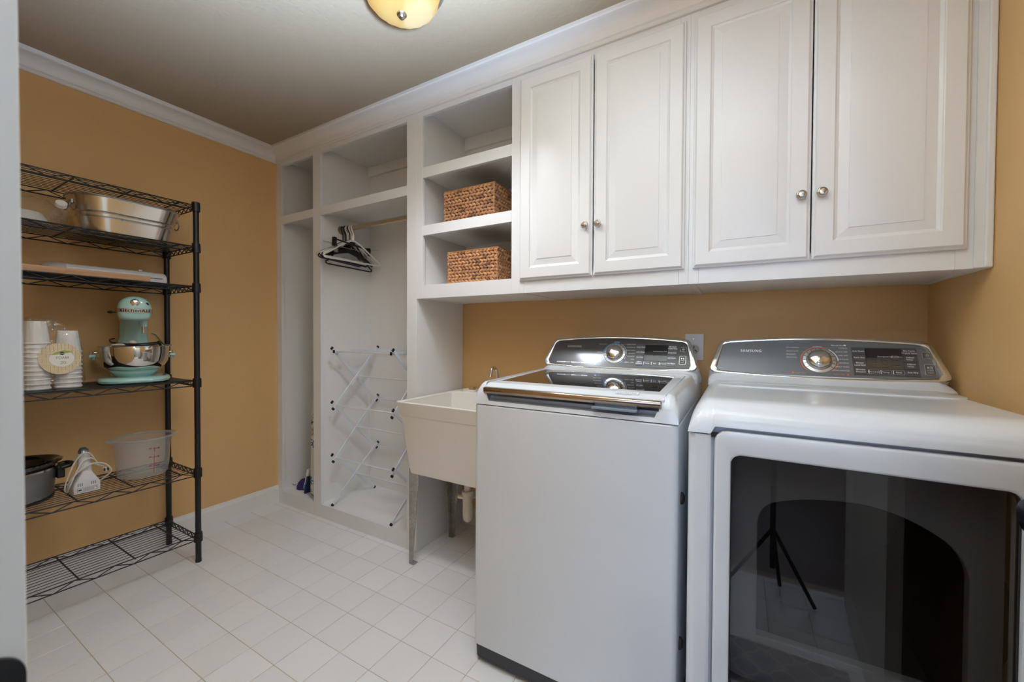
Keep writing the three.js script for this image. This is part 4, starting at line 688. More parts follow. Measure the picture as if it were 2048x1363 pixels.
/* ------------------------------------------------------------------ wire rack and what stands on it */
const RX0 = 0.042, RX1 = 0.387, RZ0 = 1.046, RZ1 = 1.925;          // post centres
const SH = [0.140, 0.474, 0.938, 1.424, 1.627, 1.836];             // tops of the shelves
{
  const t = thing('wire_rack', 'black wire shelving rack of six shelves along the ochre wall', 'shelving rack', [0.2145, 0, 1.4855]);
  for (const x of [RX0, RX1]) for (const z of [RZ0, RZ1]) {
    const p = part('post', [rod([x, 0.012, z], [x, 1.838, z], 0.0127, 0.0127, 16), lathe([[0, 1.847], [0.009, 1.846], [0.0127, 1.838]], x, 0, z, 16), rod([x, 0, z], [x, 0.014, z], 0.0137, 0.0137, 16)], mBlack, t);
    const gr = []; for (let y = 0.1; y < 1.82; y += 0.0254) gr.push(rod([x, y, z], [x, y + 0.0016, z], 0.0131, 0.0131, 12));
    part('groove_ring', gr, mBlack, p, null, 'stuff');
  }
  const w = 0.0028;
  SH.forEach((y, si) => {
    const g = new THREE.Group(); g.name = 'shelf'; g.position.set(0, y, 0); t.add(g);
    const gw = []; const rodS = (a, b, r, n = 6) => rod(a, b, r, r, n);
    const A = RX0 + 0.004, Bx = RX1 - 0.002, C = RZ0 + 0.004, E = RZ1 - 0.004, dy = -0.027;
    // frame rails, top and bottom
    const rails = [];
    for (const x of [A, Bx]) { rails.push(rodS([x, y - 0.003, C], [x, y - 0.003, E], w), rodS([x, y + dy, C], [x, y + dy, E], w)); }
    for (const z of [C, E]) { rails.push(rodS([A, y - 0.003, z], [Bx, y - 0.003, z], w), rodS([A, y + dy, z], [Bx, y + dy, z], w)); }
    const add = (name, gs, kind) => { const m = mesh(name, gs, mBlack, null); m.geometry.translate(-t.position.x, -y, -t.position.z); if (kind) m.userData.kind = kind; g.add(m); };
    add('rail', rails);
    const zig = [], q = 0.0023;
    for (const x of [A, Bx]) { const n = 14; for (let i = 0; i < n; i++) { const z0 = C + (E - C) * i / n, z1 = C + (E - C) * (i + 1) / n; zig.push(i % 2 ? rodS([x, y - 0.003, z0], [x, y + dy, z1], q, 5) : rodS([x, y + dy, z0], [x, y - 0.003, z1], q, 5)); } }
    for (const z of [C, E]) { const n = 14; for (let i = 0; i < n; i++) { const a = A + (Bx - A) * i / n, b = A + (Bx - A) * (i + 1) / n; zig.push(i % 2 ? rodS([a, y - 0.003, z], [b, y + dy, z], q, 5) : rodS([a, y + dy, z], [b, y - 0.003, z], q, 5)); } }
    add('truss_wire', zig, 'stuff');
    const wires = []; for (let i = 1; i < 12; i++) { const x = A + (Bx - A) * i / 12; wires.push(rodS([x, y - 0.0015, C - 0.004], [x, y - 0.0015, E + 0.004], 0.0016, 5)); }
    add('mat_wire', wires, 'stuff');
    for (let z = 1.113; z < E; z += 0.18) add('cross_wire', rodS([A, y - 0.0062, z], [Bx, y - 0.0062, z], 0.0032));
    for (const x of [RX0, RX1]) for (const z of [RZ0, RZ1]) add('collar', lathe([[0.0155, -0.034], [0.0185, -0.034], [0.0185, 0.0], [0.0172, 0.012], [0.0135, 0.012]].map(p => [p[0], p[1]]), x, y, z, 18));
  });
}
// shelf 4 has a solid black liner
single('shelf_liner', B(RX0 + 0.016, RX1 - 0.006, SH[2] + 0.0004, SH[2] + 0.0042, RZ0 + 0.017, RZ1 - 0.017, 0.001), M(0x141414, 0.5), 'solid black liner lying on the rack shelf under mixer and cups', 'liner', [0.21, SH[2], 1.48]);
// galvanized tub
{
  const y = SH[4] + 0.0008, cx = 0.232, cz = 1.268;
  const t = thing('metal_tub', 'oblong galvanized metal tub on the second shelf from the top', 'tub', [cx, y, cz]);
  const R1 = (k, h, o = 0) => rr(cx - 0.098 - 0.022 * k - o, cx + 0.098 + 0.022 * k + o, cz - 0.158 - 0.036 * k - o, cz + 0.158 + 0.036 * k + o, y + h, 0.088 + 0.014 * k + o, 10);
  const Hh = 0.160, rings = [R1(0, 0), R1(0.28, 0.28 * Hh), R1(0.42, 0.42 * Hh), R1(0.45, 0.45 * Hh, 0.0035), R1(0.48, 0.48 * Hh), R1(0.54, 0.54 * Hh, 0), R1(0.57, 0.57 * Hh, 0.0035), R1(0.60, 0.60 * Hh), R1(0.97, 0.97 * Hh), R1(1, Hh, 0.004), R1(1, Hh + 0.003, 0.002), R1(1, Hh, -0.001), R1(0.6, 0.6 * Hh, -0.002), R1(0.05, 0.006, -0.004)];
  part('body', loft(rings, { capStart: true, capEnd: true, crease: 0.5 }), M(0xd8d5ce, 0.2, 1, { bumpMap: brush, bumpScale: 0.00006 }), t);
  part('rim', [tube(R1(1, Hh + 0.001, 0.003), 0.0038, 90, 8, true)], mGalv, t);
  for (const s of [-1, 1]) { const h = part('handle', tube([[cx - 0.035, y + 0.128, cz + s * 0.190], [cx - 0.035, y + 0.108, cz + s * 0.196], [cx, y + 0.092, cz + s * 0.199], [cx + 0.035, y + 0.108, cz + s * 0.196], [cx + 0.035, y + 0.128, cz + s * 0.190]], 0.003, 24, 6), mGalv, t); part('handle_lug', B(cx - 0.042, cx + 0.042, y + 0.12, y + 0.138, cz + s * 0.188 - 0.004, cz + s * 0.188 + 0.004, 0.002), mGalv, h); }
}
// bag of foam bowls and a clear jug
{
  const y = SH[4] + 0.0008;
  const bowl = lathe([[0, 0], [0.045, 0.0], [0.05, 0.003], [0.072, 0.045], [0.077, 0.047], [0.075, 0.049], [0.068, 0.046], [0.046, 0.006], [0, 0.004]].map(p => [p[0], 0.05 - p[1]]).reverse(), 0, 0, 0, 32);
  const mk = (label, x, yy, z, rx, rz) => { const g = bowl.clone(); g.rotateX(rx); g.rotateZ(rz); g.translate(x, yy, z); return single('foam_bowl', g, mWhitePl, label, 'bowl', [x, yy, z]); };
  mk('white foam bowl upside down in the clear bag on the second shelf, beside the tub', 0.24, y + 0.003, 1.585, 0, 0.0);
  mk('white foam bowl nested on another in the clear bag near the doorway side', 0.245, y + 0.018, 1.735, 0.22, 0);
  const film = new THREE.SphereGeometry(1, 40, 24); const p = film.attributes.position;
  for (let i = 0; i < p.count; i++) { let a = p.getX(i), b = p.getY(i), c = p.getZ(i); const k = 1 + 0.10 * (vnoise(a * 4 + 9, b * 4 + c * 5 + 20, 64) - 0.5) + 0.05 * (vnoise(c * 13 + 30, b * 9 + 30, 64) - 0.5); const f = v => Math.sign(v) * Math.pow(Math.abs(v), 0.72); p.setXYZ(i, 0.235 + 0.112 * f(a) * k, y + 0.062 + 0.058 * f(b) * (b > 0 ? k : 1), 1.655 + 0.170 * f(c) * k); }
  film.computeVertexNormals();
  single('plastic_bag', film, mFilm, 'clear plastic bag of foam bowls on the second shelf, left of the metal tub', 'plastic bag', [0.235, y, 1.655]);
  const t = thing('clear_bottle', 'clear plastic bottle tipped back with its round white cap forward, against the metal tub', 'bottle', [0.30, y, 1.50]);
  const jd = V(0.80, 0.60, 0.04).normalize().toArray(), jb = [0.268, y + 0.0265, 1.500], jt = k => jb.map((v, i) => v + jd[i] * k);
  part('bottle', latheOn([[0, 0], [0.026, 0.0], [0.030, 0.004], [0.030, 0.055], [0.026, 0.073], [0.0145, 0.085], [0.0145, 0.092]], jb, jd, 28), mFilm, t);
  part('cap', latheOn([[0, 0.018], [0.0155, 0.018], [0.0175, 0.016], [0.0175, 0], [0, 0]].reverse(), jt(0.092), jd, 24), mWhitePl, t, 'round white cap');
}
// wooden board and long white appliance on shelf 3
const wood = dataTex(256, (u, v) => { const n = vnoise(u * 3, v * 60 + 4 * vnoise(u * 3, v * 6, 6), 60); return [0.80 - 0.10 * n, 0.63 - 0.10 * n, 0.49 - 0.10 * n]; }, true, 2);
single('wooden_board', B(0.235, 0.368, SH[3] + 0.0008, SH[3] + 0.027, 1.222, 1.90, 0.003, 2), M(0xffffff, 0.5, 0, { map: wood }), 'pale wooden board lying on the third shelf from the top', 'board', [0.3, SH[3], 1.56]);
{
  const y = SH[3] + 0.0008;
  const t = thing('vacuum_sealer', 'long white kitchen sealing appliance behind the wooden board', 'appliance', [0.15, y, 1.31]);
  const prof = (k) => [[0.075, y], [0.232, y], [0.232, y + 0.030], [0.228, y + 0.048], [0.215, y + 0.060], [0.18, y + 0.068], [0.10, y + 0.066], [0.078, y + 0.055]].map(p => [p[0], p[1]]);
  const ring = (z, s) => prof().map(p => V(0.155 + (p[0] - 0.155) * s, y + (p[1] - y) * (0.25 + 0.75 * s), z));
  const mA = M(0xd6d5d6, 0.35);
  part('body', loft([ring(1.108, 0.86), ring(1.112, 0.96), ring(1.122, 1), ring(1.46, 1), ring(1.465, 0.985)], { capStart: true, capEnd: true, crease: 0.5 }), mA, t);
  part('end_cap', loft([ring(1.466, 1), ring(1.490, 1), ring(1.515, 0.9), ring(1.528, 0.7)], { capStart: true, capEnd: true, crease: 0.7 }), M(0xbdb9b8, 0.35), t);
  part('slot', P(0.2285, 0.2328, y + 0.031, y + 0.0345, 1.13, 1.455), mDark, t, 'dark slot along the front');
  part('button', B(0.19, 0.205, y + 0.062, y + 0.073, 1.20, 1.215, 0.004, 2), mA, t);
}
// foam cups in two stacks, inside a clear bag with an oval label
{
  const y = SH[2] + 0.0048;
  const g = lathe([[0.0, 0.0945], [0.0295, 0.095], [0.0312, 0.0935], [0.0408, 0.008], [0.0432, 0.0065], [0.0440, 0.003], [0.0425, 0.0], [0.0405, 0.001], [0.0398, 0.006], [0.0300, 0.0925], [0, 0.0925]].reverse(), 0, 0, 0, 36);
  const cup0 = single('foam_cup', g.translate(0.25, y, 1.562), M(0xece9e6, 0.65), 'white foam cup nested in the taller bagged stack', 'cup', [0.25, y, 1.562], 'foam cups in the taller stack');
  for (let i = 1; i < 11; i++) copyOf(cup0, [0.25 + 0.001 * Math.sin(i * 2), y + 0.0190 * i, 1.562], i === 10 ? 'topmost white foam cup of the taller bagged stack' : null);
  for (let i = 0; i < 9; i++) copyOf(cup0, [0.252, y + 0.0190 * i, 1.470], i === 8 ? 'topmost white foam cup of the shorter bagged stack' : 'white foam cup nested in the shorter bagged stack', 'foam cups in the shorter stack');
  delete scene.getObjectByName('foam_cup_010').userData.group; delete scene.getObjectByName('foam_cup_019').userData.group;
  const t = thing('cup_bag', 'clear crinkled plastic bag around the foam cups, with an oval cream label', 'plastic bag', [0.25, y, 1.515]);
  const N = 64, rings = [];
  for (let k = 0; k <= 26; k++) {
    const s = k / 26, ring = [];
    for (let i = 0; i < N; i++) {
      const a = -i / N * 2 * Math.PI, cz = Math.cos(a), cx = Math.sin(a); const top = 0.300 + 0.012 * cz - (cz < 0 ? 0.055 * sstep(0, 0.7, -cz) : 0);
      const shrink = s < 0.80 ? 1 - 0.16 * s : (1 - 0.16 * s) * Math.sqrt(Math.max(0.0, 1 - Math.pow((s - 0.80) / 0.2, 2) * 0.985));
      const n = 1 + 0.05 * (vnoise(i * 0.5, k * 0.55, 32) - 0.5) * (0.4 + s) + 0.03 * Math.sin(i * 1.9 + k * 0.8) * s * s;
      const rz = 0.100 * Math.sign(cz) * Math.pow(Math.abs(cz), 0.62), rx = 0.0505 * Math.sign(cx) * Math.pow(Math.abs(cx), 0.62);
      ring.push(V(0.25 + rx * shrink * n, y + 0.0006 + top * (s < 0.8 ? s / 0.8 * 0.84 : 0.84 + 0.16 * Math.sin((s - 0.8) / 0.2 * Math.PI / 2)), 1.516 + rz * shrink * n));
    }
    rings.push(ring);
  }
  part('film', loft(rings, { capEnd: true, crease: 0.6 }), mFilm, t);
  const label = canvasTex(512, 512, (c, w, h) => {
    c.fillStyle = '#e9dcbf'; c.fillRect(0, 0, w, h); c.strokeStyle = '#c9a877'; c.lineWidth = 4; seed = 5;
    for (let x = 8; x < w; x += 44) for (let y2 = 8; y2 < h; y2 += 44) { c.strokeRect(x, y2, 34, 34); c.fillStyle = rnd() < 0.5 ? '#d9a66c' : '#b9b26a'; c.fillRect(x + 12, y2 + 12, 10, 10); if (rnd() < 0.5) { c.beginPath(); c.moveTo(x + 38, y2); c.lineTo(x + 38, y2 + 44); c.stroke(); } }
    c.fillStyle = '#f1eee8'; c.beginPath(); c.ellipse(w * 0.53, h * 0.5, w * 0.29, h * 0.26, 0, 0, 6.3); c.fill();
    c.fillStyle = '#a9b160'; c.beginPath(); c.moveTo(w * 0.27, h * 0.38); c.quadraticCurveTo(w * 0.48, h * 0.16, w * 0.78, h * 0.29); c.quadraticCurveTo(w * 0.6, h * 0.36, w * 0.27, h * 0.38); c.fill();
    c.fillStyle = '#2a1d14'; c.beginPath(); c.ellipse(w * 0.53, h * 0.335, w * 0.062, h * 0.05, 0, 0, 6.3); c.fill();
    c.fillStyle = '#d9cfc0'; c.font = 'bold 26px sans-serif'; c.textAlign = 'center'; c.textBaseline = 'middle'; c.fillText('BOWL', w * 0.53, h * 0.337);
    c.fillStyle = '#7d8064'; c.font = '58px sans-serif'; c.fillText('FOAM', w * 0.54, h * 0.475); c.fillStyle = '#8c9150'; c.font = '66px sans-serif'; c.fillText('20', w * 0.555, h * 0.635);
  });
  const lg = new THREE.CylinderGeometry(0.2, 0.2, 0.13, 24, 12, true, -0.31, 0.62); const pp = lg.attributes.position, uv = lg.attributes.uv, tri = [], tuv = [];
  const K = 36, J = 8, pt = (i, j) => { const a = i / K * 2 * Math.PI, r = j / J, u = r * Math.cos(a), v = r * Math.sin(a); return [V(0.3045 - 0.010 * u * u - 0.004 * v, y + 0.128 + 0.066 * v, 1.5015 - 0.0625 * u), 0.5 + 0.5 * u, 0.5 + 0.5 * v]; };
  for (let j = 0; j < J; j++) for (let i = 0; i < K; i++) for (const [a, b] of [[i, j], [i, j + 1], [i + 1, j + 1], [i, j], [i + 1, j + 1], [i + 1, j]]) { const q = pt(a, b); tri.push(q[0].x, q[0].y, q[0].z); tuv.push(q[1], q[2]); }
  const og = new THREE.BufferGeometry(); og.setAttribute('position', new THREE.Float32BufferAttribute(tri, 3)); og.setAttribute('uv', new THREE.Float32BufferAttribute(tuv, 2)); og.computeVertexNormals();
  part('paper_label', og, M(0xffffff, 0.5, 0, { map: label, side: THREE.DoubleSide }), t, 'oval cream paper label');
}
// stand mixer, turned a little towards the doorway
{
  const MIXTURN = 15 * R;
  const y = SH[2] + 0.0048, cz = 1.234, bx = 0.255;
  const t = thing('stand_mixer', 'aqua kitchen stand mixer with a polished steel bowl on the rack', 'stand mixer', [0.2, y, cz]);
  const sup = (cx, rx, c, rz, yy, n = 48, e = 0.6) => { const o = []; for (let i = 0; i < n; i++) { const a = -i / n * 2 * Math.PI, s = Math.sin(a), k = Math.cos(a); o.push(V(cx + rx * Math.sign(k) * Math.pow(Math.abs(k), e), yy, c + rz * Math.sign(s) * Math.pow(Math.abs(s), e))); } return o; };
  part('base', loft([sup(0.2, 0.155, cz, 0.122, y), sup(0.2, 0.164, cz, 0.131, y + 0.006), sup(0.2, 0.166, cz, 0.133, y + 0.016), sup(0.2, 0.160, cz, 0.128, y + 0.025), sup(0.2, 0.146, cz, 0.115, y + 0.029)], { capStart: true, capEnd: true, crease: 0.8 }), mAqua, t);
  part('bowl_cradle', lathe([[0.060, 0.022], [0.066, 0.030], [0.078, 0.042], [0.089, 0.056], [0.0895, 0.061], [0.086, 0.062], [0.0, 0.048]], bx - 0.01, y, cz, 48), mAqua, t);
  part('column', loft([rr(0.05, 0.165, cz - 0.085, cz + 0.085, y + 0.026, 0.04, 8), rr(0.055, 0.158, cz - 0.072, cz + 0.072, y + 0.11, 0.036, 8), rr(0.060, 0.152, cz - 0.062, cz + 0.062, y + 0.18, 0.034, 8), rr(0.060, 0.150, cz - 0.052, cz + 0.052, y + 0.215, 0.032, 8), rr(0.050, 0.160, cz - 0.050, cz + 0.050, y + 0.300, 0.032, 8)], { capEnd: true, crease: 0.8 }), mAqua, t);
  // motor head: a loaf from back to front
  const ringH = (x, k, h) => { const o = [], n = 48; for (let i = 0; i < n; i++) { const a = i / n * 2 * Math.PI, c = Math.cos(a), s = Math.sin(a); const w = 0.0625 * k, top = 0.064 * h, bot = 0.056 * h; const e = s > 0 ? 0.9 : 0.45; o.push(V(x, y + 0.350 + (s > 0 ? top : bot) * Math.sign(s) * Math.pow(Math.abs(s), e), cz + w * Math.sign(c) * Math.pow(Math.abs(c), s > 0 ? 0.9 : 0.5) * (s < 0 ? 1 + 0.06 * s : 1))); } return o; };
  part('motor_head', loft([ringH(0.006, 0.45, 0.45), ringH(0.012, 0.7, 0.68), ringH(0.03, 0.88, 0.86), ringH(0.07, 1, 0.97), ringH(0.20, 1.0, 1.0), ringH(0.29, 0.985, 0.985), ringH(0.325, 0.95, 0.955), ringH(0.343, 0.86, 0.88), ringH(0.352, 0.70, 0.74), ringH(0.356, 0.4, 0.42)], { capStart: true, capEnd: true, crease: 0.9 }), mAqua, t);
  // trim band with the name, wrapped around the front
  const side = [[0.10, 0.0630], [0.20, 0.0632], [0.29, 0.0622], [0.322, 0.0602], [0.341, 0.0548], [0.3515, 0.0455], [0.3565, 0.030], [0.358, 0.012]];
  const bc = new THREE.CatmullRomCurve3([...side.map(p => V(p[0], 0, cz + p[1])), ...side.slice().reverse().map(p => V(p[0], 0, cz - p[1]))]);
  const NB = 90, bt = [], bu = []; for (let i = 0; i < NB; i++) for (const [a, h] of [[i, 0], [i + 1, 0], [i + 1, 1], [i, 0], [i + 1, 1], [i, 1]]) { const q = bc.getPointAt(a / NB); const o = V(q.x - 0.28, 0, q.z - cz).normalize(); bt.push(q.x + (q.x > 0.3 ? 0.0022 : 0.0012) * Math.abs(o.x), y + 0.3335 + 0.0185 * h, q.z + 0.0022 * o.z); bu.push(a / NB, h); }
  const bg = new THREE.BufferGeometry(); bg.setAttribute('position', new THREE.Float32BufferAttribute(bt, 3)); bg.setAttribute('uv', new THREE.Float32BufferAttribute(bu, 2)); bg.computeVertexNormals();
  const name = canvasTex(2048, 72, (c, w, h) => { c.fillStyle = '#b9b3ab'; c.fillRect(0, 0, w, h); c.fillStyle = '#1a1716'; c.font = 'bold 66px sans-serif'; c.textAlign = 'center'; c.textBaseline = 'middle'; c.save(); c.translate(w / 2, h / 2 + 2); c.scale(1.05, 1); c.fillText('KitchenAid', 0, 0); c.restore(); });
  part('trim_band', bg, M(0xffffff, 0.25, 0.55, { map: name, side: THREE.DoubleSide }), t, 'silver band with lettering');
  part('hub_cap', latheOn([[0, 0.012], [0.012, 0.0118], [0.0165, 0.0095], [0.0185, 0.006], [0.0205, 0.005], [0.021, 0]].reverse(), [0.346, y + 0.3785, cz], [1, 0, 0.0], 28), mChrome, t, 'round chrome hub cap');
  part('hub_knob', [latheOn([[0, 0.016], [0.007, 0.015], [0.009, 0.01], [0.009, 0]].reverse(), [0.335, y + 0.375, cz - 0.037], [0.9, 0, -0.35], 16)], mBlackPl, t);
  part('speed_lever', [rod([0.2, y + 0.338, cz + 0.06], [0.2, y + 0.338, cz + 0.078], 0.003), new THREE.SphereGeometry(1, 16, 10).scale(0.009, 0.0065, 0.011).translate(0.2, y + 0.338, cz + 0.082)], mBlackPl, t);
  part('beater_shaft', [rod([0.275, y + 0.235, cz - 0.032], [0.275, y + 0.283, cz - 0.032], 0.0075, 0.0075, 16)], mChrome, t, 'chrome beater shaft');
  part('shaft_boss', [rod([0.275, y + 0.270, cz - 0.032], [0.275, y + 0.300, cz - 0.032], 0.013, 0.017, 20)], mAqua, t);
  const bowl = part('bowl', lathe([[0.0, 0.052], [0.054, 0.053], [0.088, 0.062], [0.111, 0.080], [0.123, 0.105], [0.127, 0.14], [0.1285, 0.172], [0.1305, 0.1735], [0.130, 0.175], [0.127, 0.174], [0.125, 0.14], [0.1205, 0.107], [0.107, 0.082], [0, 0.056]], bx, y, cz, 64), M(0xd2d0cc, 0.06, 1), t, 'polished steel bowl');
  for (const s of [-1, 1]) {
    part('bowl_lug', [rod([bx - 0.02, y + 0.145, cz + s * 0.125], [bx - 0.02, y + 0.145, cz + s * 0.137], 0.004)], mChrome, bowl);
    const arm = part('lift_arm', [B(bx - 0.032, bx - 0.004, y + 0.122, y + 0.136, cz + s * 0.142 - 0.013, cz + s * 0.142 + 0.013, 0.006, 3), B(bx - 0.19, bx - 0.02, y + 0.110, y + 0.134, cz + s * 0.140 - 0.008, cz + s * 0.140 + 0.006, 0.004, 2)], mAqua, t);
    part('locating_pin', rod([bx - 0.018, y + 0.134, cz + s * 0.145], [bx - 0.018, y + 0.150, cz + s * 0.145], 0.003), mChrome, arm);
  }
  part('power_cord', [tube([[0.17, y + 0.21, cz + 0.07], [0.21, y + 0.205, cz + 0.084], [0.26, y + 0.192, cz + 0.075], [0.33, y + 0.186, cz + 0.02], [0.345, y + 0.189, cz - 0.04], [0.31, y + 0.194, cz - 0.085], [0.24, y + 0.192, cz - 0.098]], 0.0036, 50, 8), tube([[0.24, y + 0.192, cz - 0.098], [0.30, y + 0.186, cz - 0.086], [0.35, y + 0.180, cz - 0.03], [0.34, y + 0.181, cz + 0.03]], 0.0036, 30, 8), tube([[0.31, y + 0.181, cz - 0.09], [0.33, y + 0.196, cz - 0.083]], 0.006, 8, 8)], mBlackPl, t, 'black power cord coiled over the bowl');
  const turned = [t];
  turned.push(single('wire_whip', [tube([[0.19, y + 0.235, cz - 0.066], [0.22, y + 0.228, cz - 0.078], [0.25, y + 0.205, cz - 0.092], [0.29, y + 0.181, cz - 0.108], [0.31, y + 0.179, cz - 0.135]], 0.0036, 40, 8)], mChrome, 'bent chrome rod lying across the mixer bowl rim', 'attachment', [0.25, y + 0.18, cz - 0.1]));
  // burnished flat beater lying in the bowl
  const pad = new THREE.SphereGeometry(1, 20, 12);
  const beat = [pad.clone().scale(0.035, 0.010, 0.030).rotateZ(0.15).translate(bx + 0.035, y + 0.178, cz + 0.052), pad.clone().scale(0.03, 0.009, 0.028).translate(bx + 0.02, y + 0.181, cz + 0.022), pad.clone().scale(0.016, 0.018, 0.014).rotateX(0.5).translate(bx + 0.045, y + 0.187, cz + 0.006)];
  turned.push(single('flat_beater', beat, M(0xd3bfae, 0.6), 'beige coated beater lying on top of the mixer bowl', 'attachment', [bx + 0.03, y + 0.172, cz + 0.03]));
  for (const o of turned) { o.position.sub(V(0.2, 0, cz)).applyAxisAngle(V(0, 1, 0), -MIXTURN).add(V(0.2, 0, cz)); o.rotation.y = -MIXTURN; }
}
// slow cooker
{
  const y = SH[1] + 0.0008, cx = 0.215, cz = 1.672;
  const t = thing('slow_cooker', 'oval silver slow cooker with black rim and side handle', 'slow cooker', [cx, y, cz]);
  const E2 = (k, h, n = 56) => el(cx, cz, 0.128 * k, 0.172 * k, y + h, n);
  part('body', loft([E2(0.90, 0), E2(0.93, 0.006), E2(0.95, 0.03), E2(1, 0.128), E2(1.0, 0.132), E2(0.97, 0.134)], { capStart: true, crease: 0.5 }), M(0x8e8e90, 0.28, 0.9, { bumpMap: brush, bumpScale: 0.0001 }), t);
  part('band', loft([E2(0.985, 0.126), E2(1.012, 0.1265), E2(1.014, 0.135), E2(0.98, 0.136)], { crease: 0.5 }), mChrome, t);
  part('foot_ring', loft([E2(0.91, -0.0002), E2(0.95, 0.003), E2(0.96, 0.012), E2(0.93, 0.013)], { capStart: true }), mBlackPl, t);
  part('crock', loft([E2(0.95, 0.134), E2(1.03, 0.148), E2(1.10, 0.158), E2(1.11, 0.163), E2(1.06, 0.167), E2(0.97, 0.160), E2(0.92, 0.145), E2(0.86, 0.06), E2(0.6, 0.03)], { capEnd: true, crease: 0.7 }), M(0x0f0d0c, 0.08, 0, { clearcoat: 1 }), t, 'glossy black crock');
  for (const s of [-1, 1]) part('handle', [B(cx + 0.01 - 0.03, cx + 0.01 + 0.03, y + 0.075, y + 0.128, cz + s * 0.178 - 0.012, cz + s * 0.178 + 0.012, 0.005, 2), tube([[cx + 0.01 - 0.035, y + 0.122, cz + s * 0.18], [cx + 0.01 - 0.032, y + 0.126, cz + s * 0.207], [cx + 0.01, y + 0.127, cz + s * 0.215], [cx + 0.01 + 0.032, y + 0.126, cz + s * 0.207], [cx + 0.01 + 0.035, y + 0.122, cz + s * 0.18]], 0.0085, 30, 10)], mBlackPl, t);
  part('control_knob', latheOn([[0, 0.016], [0.016, 0.015], [0.018, 0]].reverse(), [cx + 0.124, y + 0.05, cz], [1, 0, 0], 20), mBlackPl, t);
}
// small white corded appliance on its heel
{
  const y = SH[1] + 0.0008, zc = 1.428;
  const t = thing('corded_appliance', 'white handheld appliance standing on its heel with its cord wrapped around', 'appliance', [0.29, y, zc]);
  const mA = M(0xdcd9da, 0.4), mC = M(0xdcd6c8, 0.5);
  const s = new THREE.Shape(); s.moveTo(-0.042, 0); s.lineTo(0.042, 0); s.lineTo(0.0425, 0.035); s.quadraticCurveTo(0.041, 0.045, 0.034, 0.055); s.lineTo(0.016, 0.090); s.quadraticCurveTo(0.011, 0.096, 0.0, 0.096); s.quadraticCurveTo(-0.011, 0.096, -0.016, 0.090); s.lineTo(-0.036, 0.050); s.quadraticCurveTo(-0.042, 0.040, -0.042, 0.030); s.closePath();
  const g = ext(s, 0.05, 0.004, 3); g.rotateY(Math.PI / 2); g.translate(0.255, y, zc);
  part('heel_plate', g, mA, t);
  part('body', loft([[0.0, 0.26, 0.030, 0.022], [0.075, 0.268, 0.027, 0.022], [0.12, 0.270, 0.021, 0.02], [0.15, 0.262, 0.019, 0.018], [0.172, 0.255, 0.017, 0.015], [0.182, 0.252, 0.012, 0.010]].map(([h, x, rz, rx]) => el(x, zc, rx, rz, y + 0.004 + h, 24)), { capStart: true, capEnd: true, crease: 0.8 }), mA, t);
  part('tip', loft([[0.165, 0.262, 0.0172, 0.017], [0.178, 0.259, 0.0155, 0.014], [0.187, 0.256, 0.009, 0.008]].map(([h, x, rz, rx]) => el(x, zc, rx, rz, y + 0.0045 + h, 24)), { capEnd: true, crease: 0.8 }), M(0x8d8f94, 0.25, 0.7), t, 'grey tip');
  const pr = canvasTex(256, 256, (c, w, h) => { c.fillStyle = '#dcd9da'; c.fillRect(0, 0, w, h); c.fillStyle = '#26262a'; seed = 9; const blk = (x, y0, n) => { for (let r = 0; r < n; r++) for (let k = 0; k < 5; k++) { c.fillRect(x + r * 22, y0 + k * 14 + 2 * (rnd() - 0.5), 13, 8); } }; blk(22, 40, 3); blk(168, 40, 3); c.strokeStyle = '#3a3a3e'; c.lineWidth = 4; c.strokeRect(18, 150, 220, 88); for (let r = 0; r < 4; r++) { let x = 84; while (x < 190) { const l = 5 + rnd() * 14; c.fillRect(x, 164 + r * 18, l, 7); x += l + 5; } } c.fillRect(30, 176, 34, 34); c.strokeRect(200, 166, 26, 30); });
  const pg = new THREE.PlaneGeometry(0.072, 0.05); pg.rotateY(Math.PI / 2); pg.translate(0.3094, y + 0.029, zc); part('rating_print', pg, M(0xffffff, 0.45, 0, { map: pr }), t);
  const at = (a, h, dx = 0) => [0.285 + dx, y + h, zc - a];
  part('cord', [tube([at(-0.045, 0.006, -0.03), at(-0.06, 0.02, -0.01), at(-0.058, 0.06), at(-0.034, 0.135), at(-0.012, 0.172, 0.01), at(0.008, 0.172, 0.01), at(0.026, 0.145), at(0.038, 0.12, -0.01)], 0.003, 60, 7),
    tube([at(-0.050, 0.004, -0.03), at(-0.052, 0.03, 0.005), at(-0.036, 0.09, 0.02), at(-0.012, 0.138, 0.015), at(0.012, 0.148, 0.012), at(0.034, 0.128, 0.0), at(0.046, 0.10, -0.02)], 0.003, 60, 7),
    tube([at(-0.054, 0.012, -0.02), at(-0.050, 0.062, 0.01), at(-0.020, 0.105, 0.022), at(0.018, 0.122, 0.018), at(0.055, 0.113, 0.01), at(0.077, 0.088, 0.005), at(0.083, 0.066, 0.0), at(0.066, 0.044, -0.01), at(0.048, 0.026, -0.02)], 0.0032, 70, 7),
    tube([at(0.058, 0.096, 0), at(0.046, 0.104, -0.01), at(0.030, 0.114, -0.01)], 0.003, 20, 7)], mC, t, 'off-white cord');
  const pb = B(-0.011, 0.011, -0.009, 0.009, -0.008, 0.008, 0.003, 2); pb.rotateX(0.35); pb.translate(0.292, y + 0.083, zc - 0.062); const pl = part('plug', pb, mC, t);
  part('prong', [[-0.055], [-0.066]].map(([d]) => B(0.304, 0.318, y + 0.080, y + 0.092, zc + d - 0.0012, zc + d + 0.0012, 0)), mDark, pl);
}
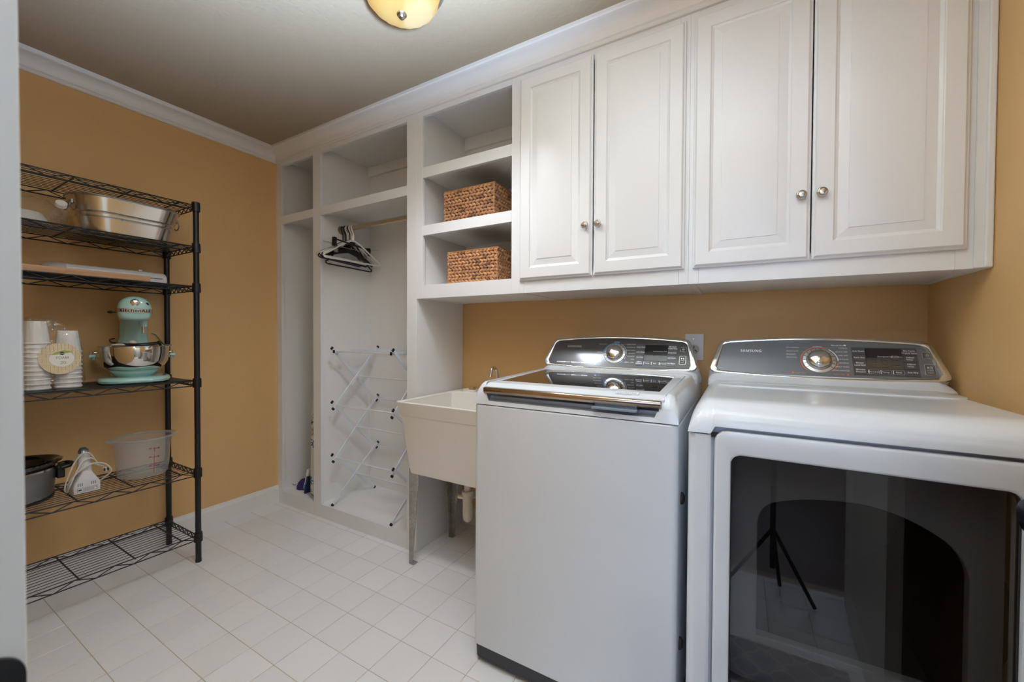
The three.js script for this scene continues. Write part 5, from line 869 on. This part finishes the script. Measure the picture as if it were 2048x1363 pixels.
// clear food storage container with red measures
{
  const y = SH[1] + 0.0008, cx = 0.215, cz = 1.2085;
  const t = thing('food_container', 'round translucent plastic food container with red measuring marks', 'container', [cx, y, cz]);
  const mC = M(0xeef0f2, 0.16, 0, { transmission: 0.8, thickness: 0, ior: 1.4, side: THREE.DoubleSide });
  part('body', lathe([[0, 0.0], [0.088, 0.0], [0.094, 0.006], [0.1, 0.05], [0.106, 0.152], [0.111, 0.156], [0.1125, 0.186], [0.1125, 0.192]], cx, y, cz, 56), mC, t);
  part('rim', [lathe([[0.1125, 0.181], [0.124, 0.184], [0.1255, 0.189], [0.122, 0.1925], [0.1125, 0.192]], cx, y, cz, 56), ...[-1, 1].map(s => B(cx - 0.03, cx + 0.03, y + 0.184, y + 0.192, cz + s * 0.123 - 0.012, cz + s * 0.123 + 0.012, 0.004, 2))], mC, t);
  const red = M(0x9c2a2e, 0.6), marks = [], rr2 = h => (h < 0.05 ? 0.094 + 0.006 * (h - 0.006) / 0.044 : 0.1 + 0.006 * (h - 0.05) / 0.102) + 0.0008, ang = 0.10;
  const arcBar = (a0, a1, h, th) => { const o = [], n = 6; for (let i = 0; i < n; i++) { const p = (a, q) => V(cx + (rr2(q)) * Math.cos(a), y + q, cz - rr2(q) * Math.sin(a)); const u = a0 + (a1 - a0) * i / n, v = a0 + (a1 - a0) * (i + 1) / n; quad(o, p(u, h - th), p(v, h - th), p(v, h + th), p(u, h + th)); } return soup(o); };
  for (const h of [0.140, 0.098, 0.054]) { marks.push(arcBar(ang - 0.06, ang + 0.10, h, 0.0012), arcBar(ang + 0.12, ang + 0.20, h, 0.003), arcBar(ang - 0.20, ang - 0.10, h + 0.003, 0.0025)); }
  for (const [a, b] of [[0.022, 0.112], [0.122, 0.148]]) { const o = [], n = 5; for (let i = 0; i < n; i++) { const p = (aa, q) => V(cx + rr2(q) * Math.cos(aa), y + q, cz - rr2(q) * Math.sin(aa)); const u = a + (b - a) * i / n, v = a + (b - a) * (i + 1) / n; quad(o, p(ang - 0.010, u), p(ang + 0.010, u), p(ang + 0.010, v), p(ang - 0.010, v)); } marks.push(soup(o)); }
  part('measuring_marks', marks, red, t, 'red measuring scale');
}
scene.traverse(o => { if (o.isMesh) { o.castShadow = true; o.receiveShadow = true; } });
renderer.render(scene, camera);
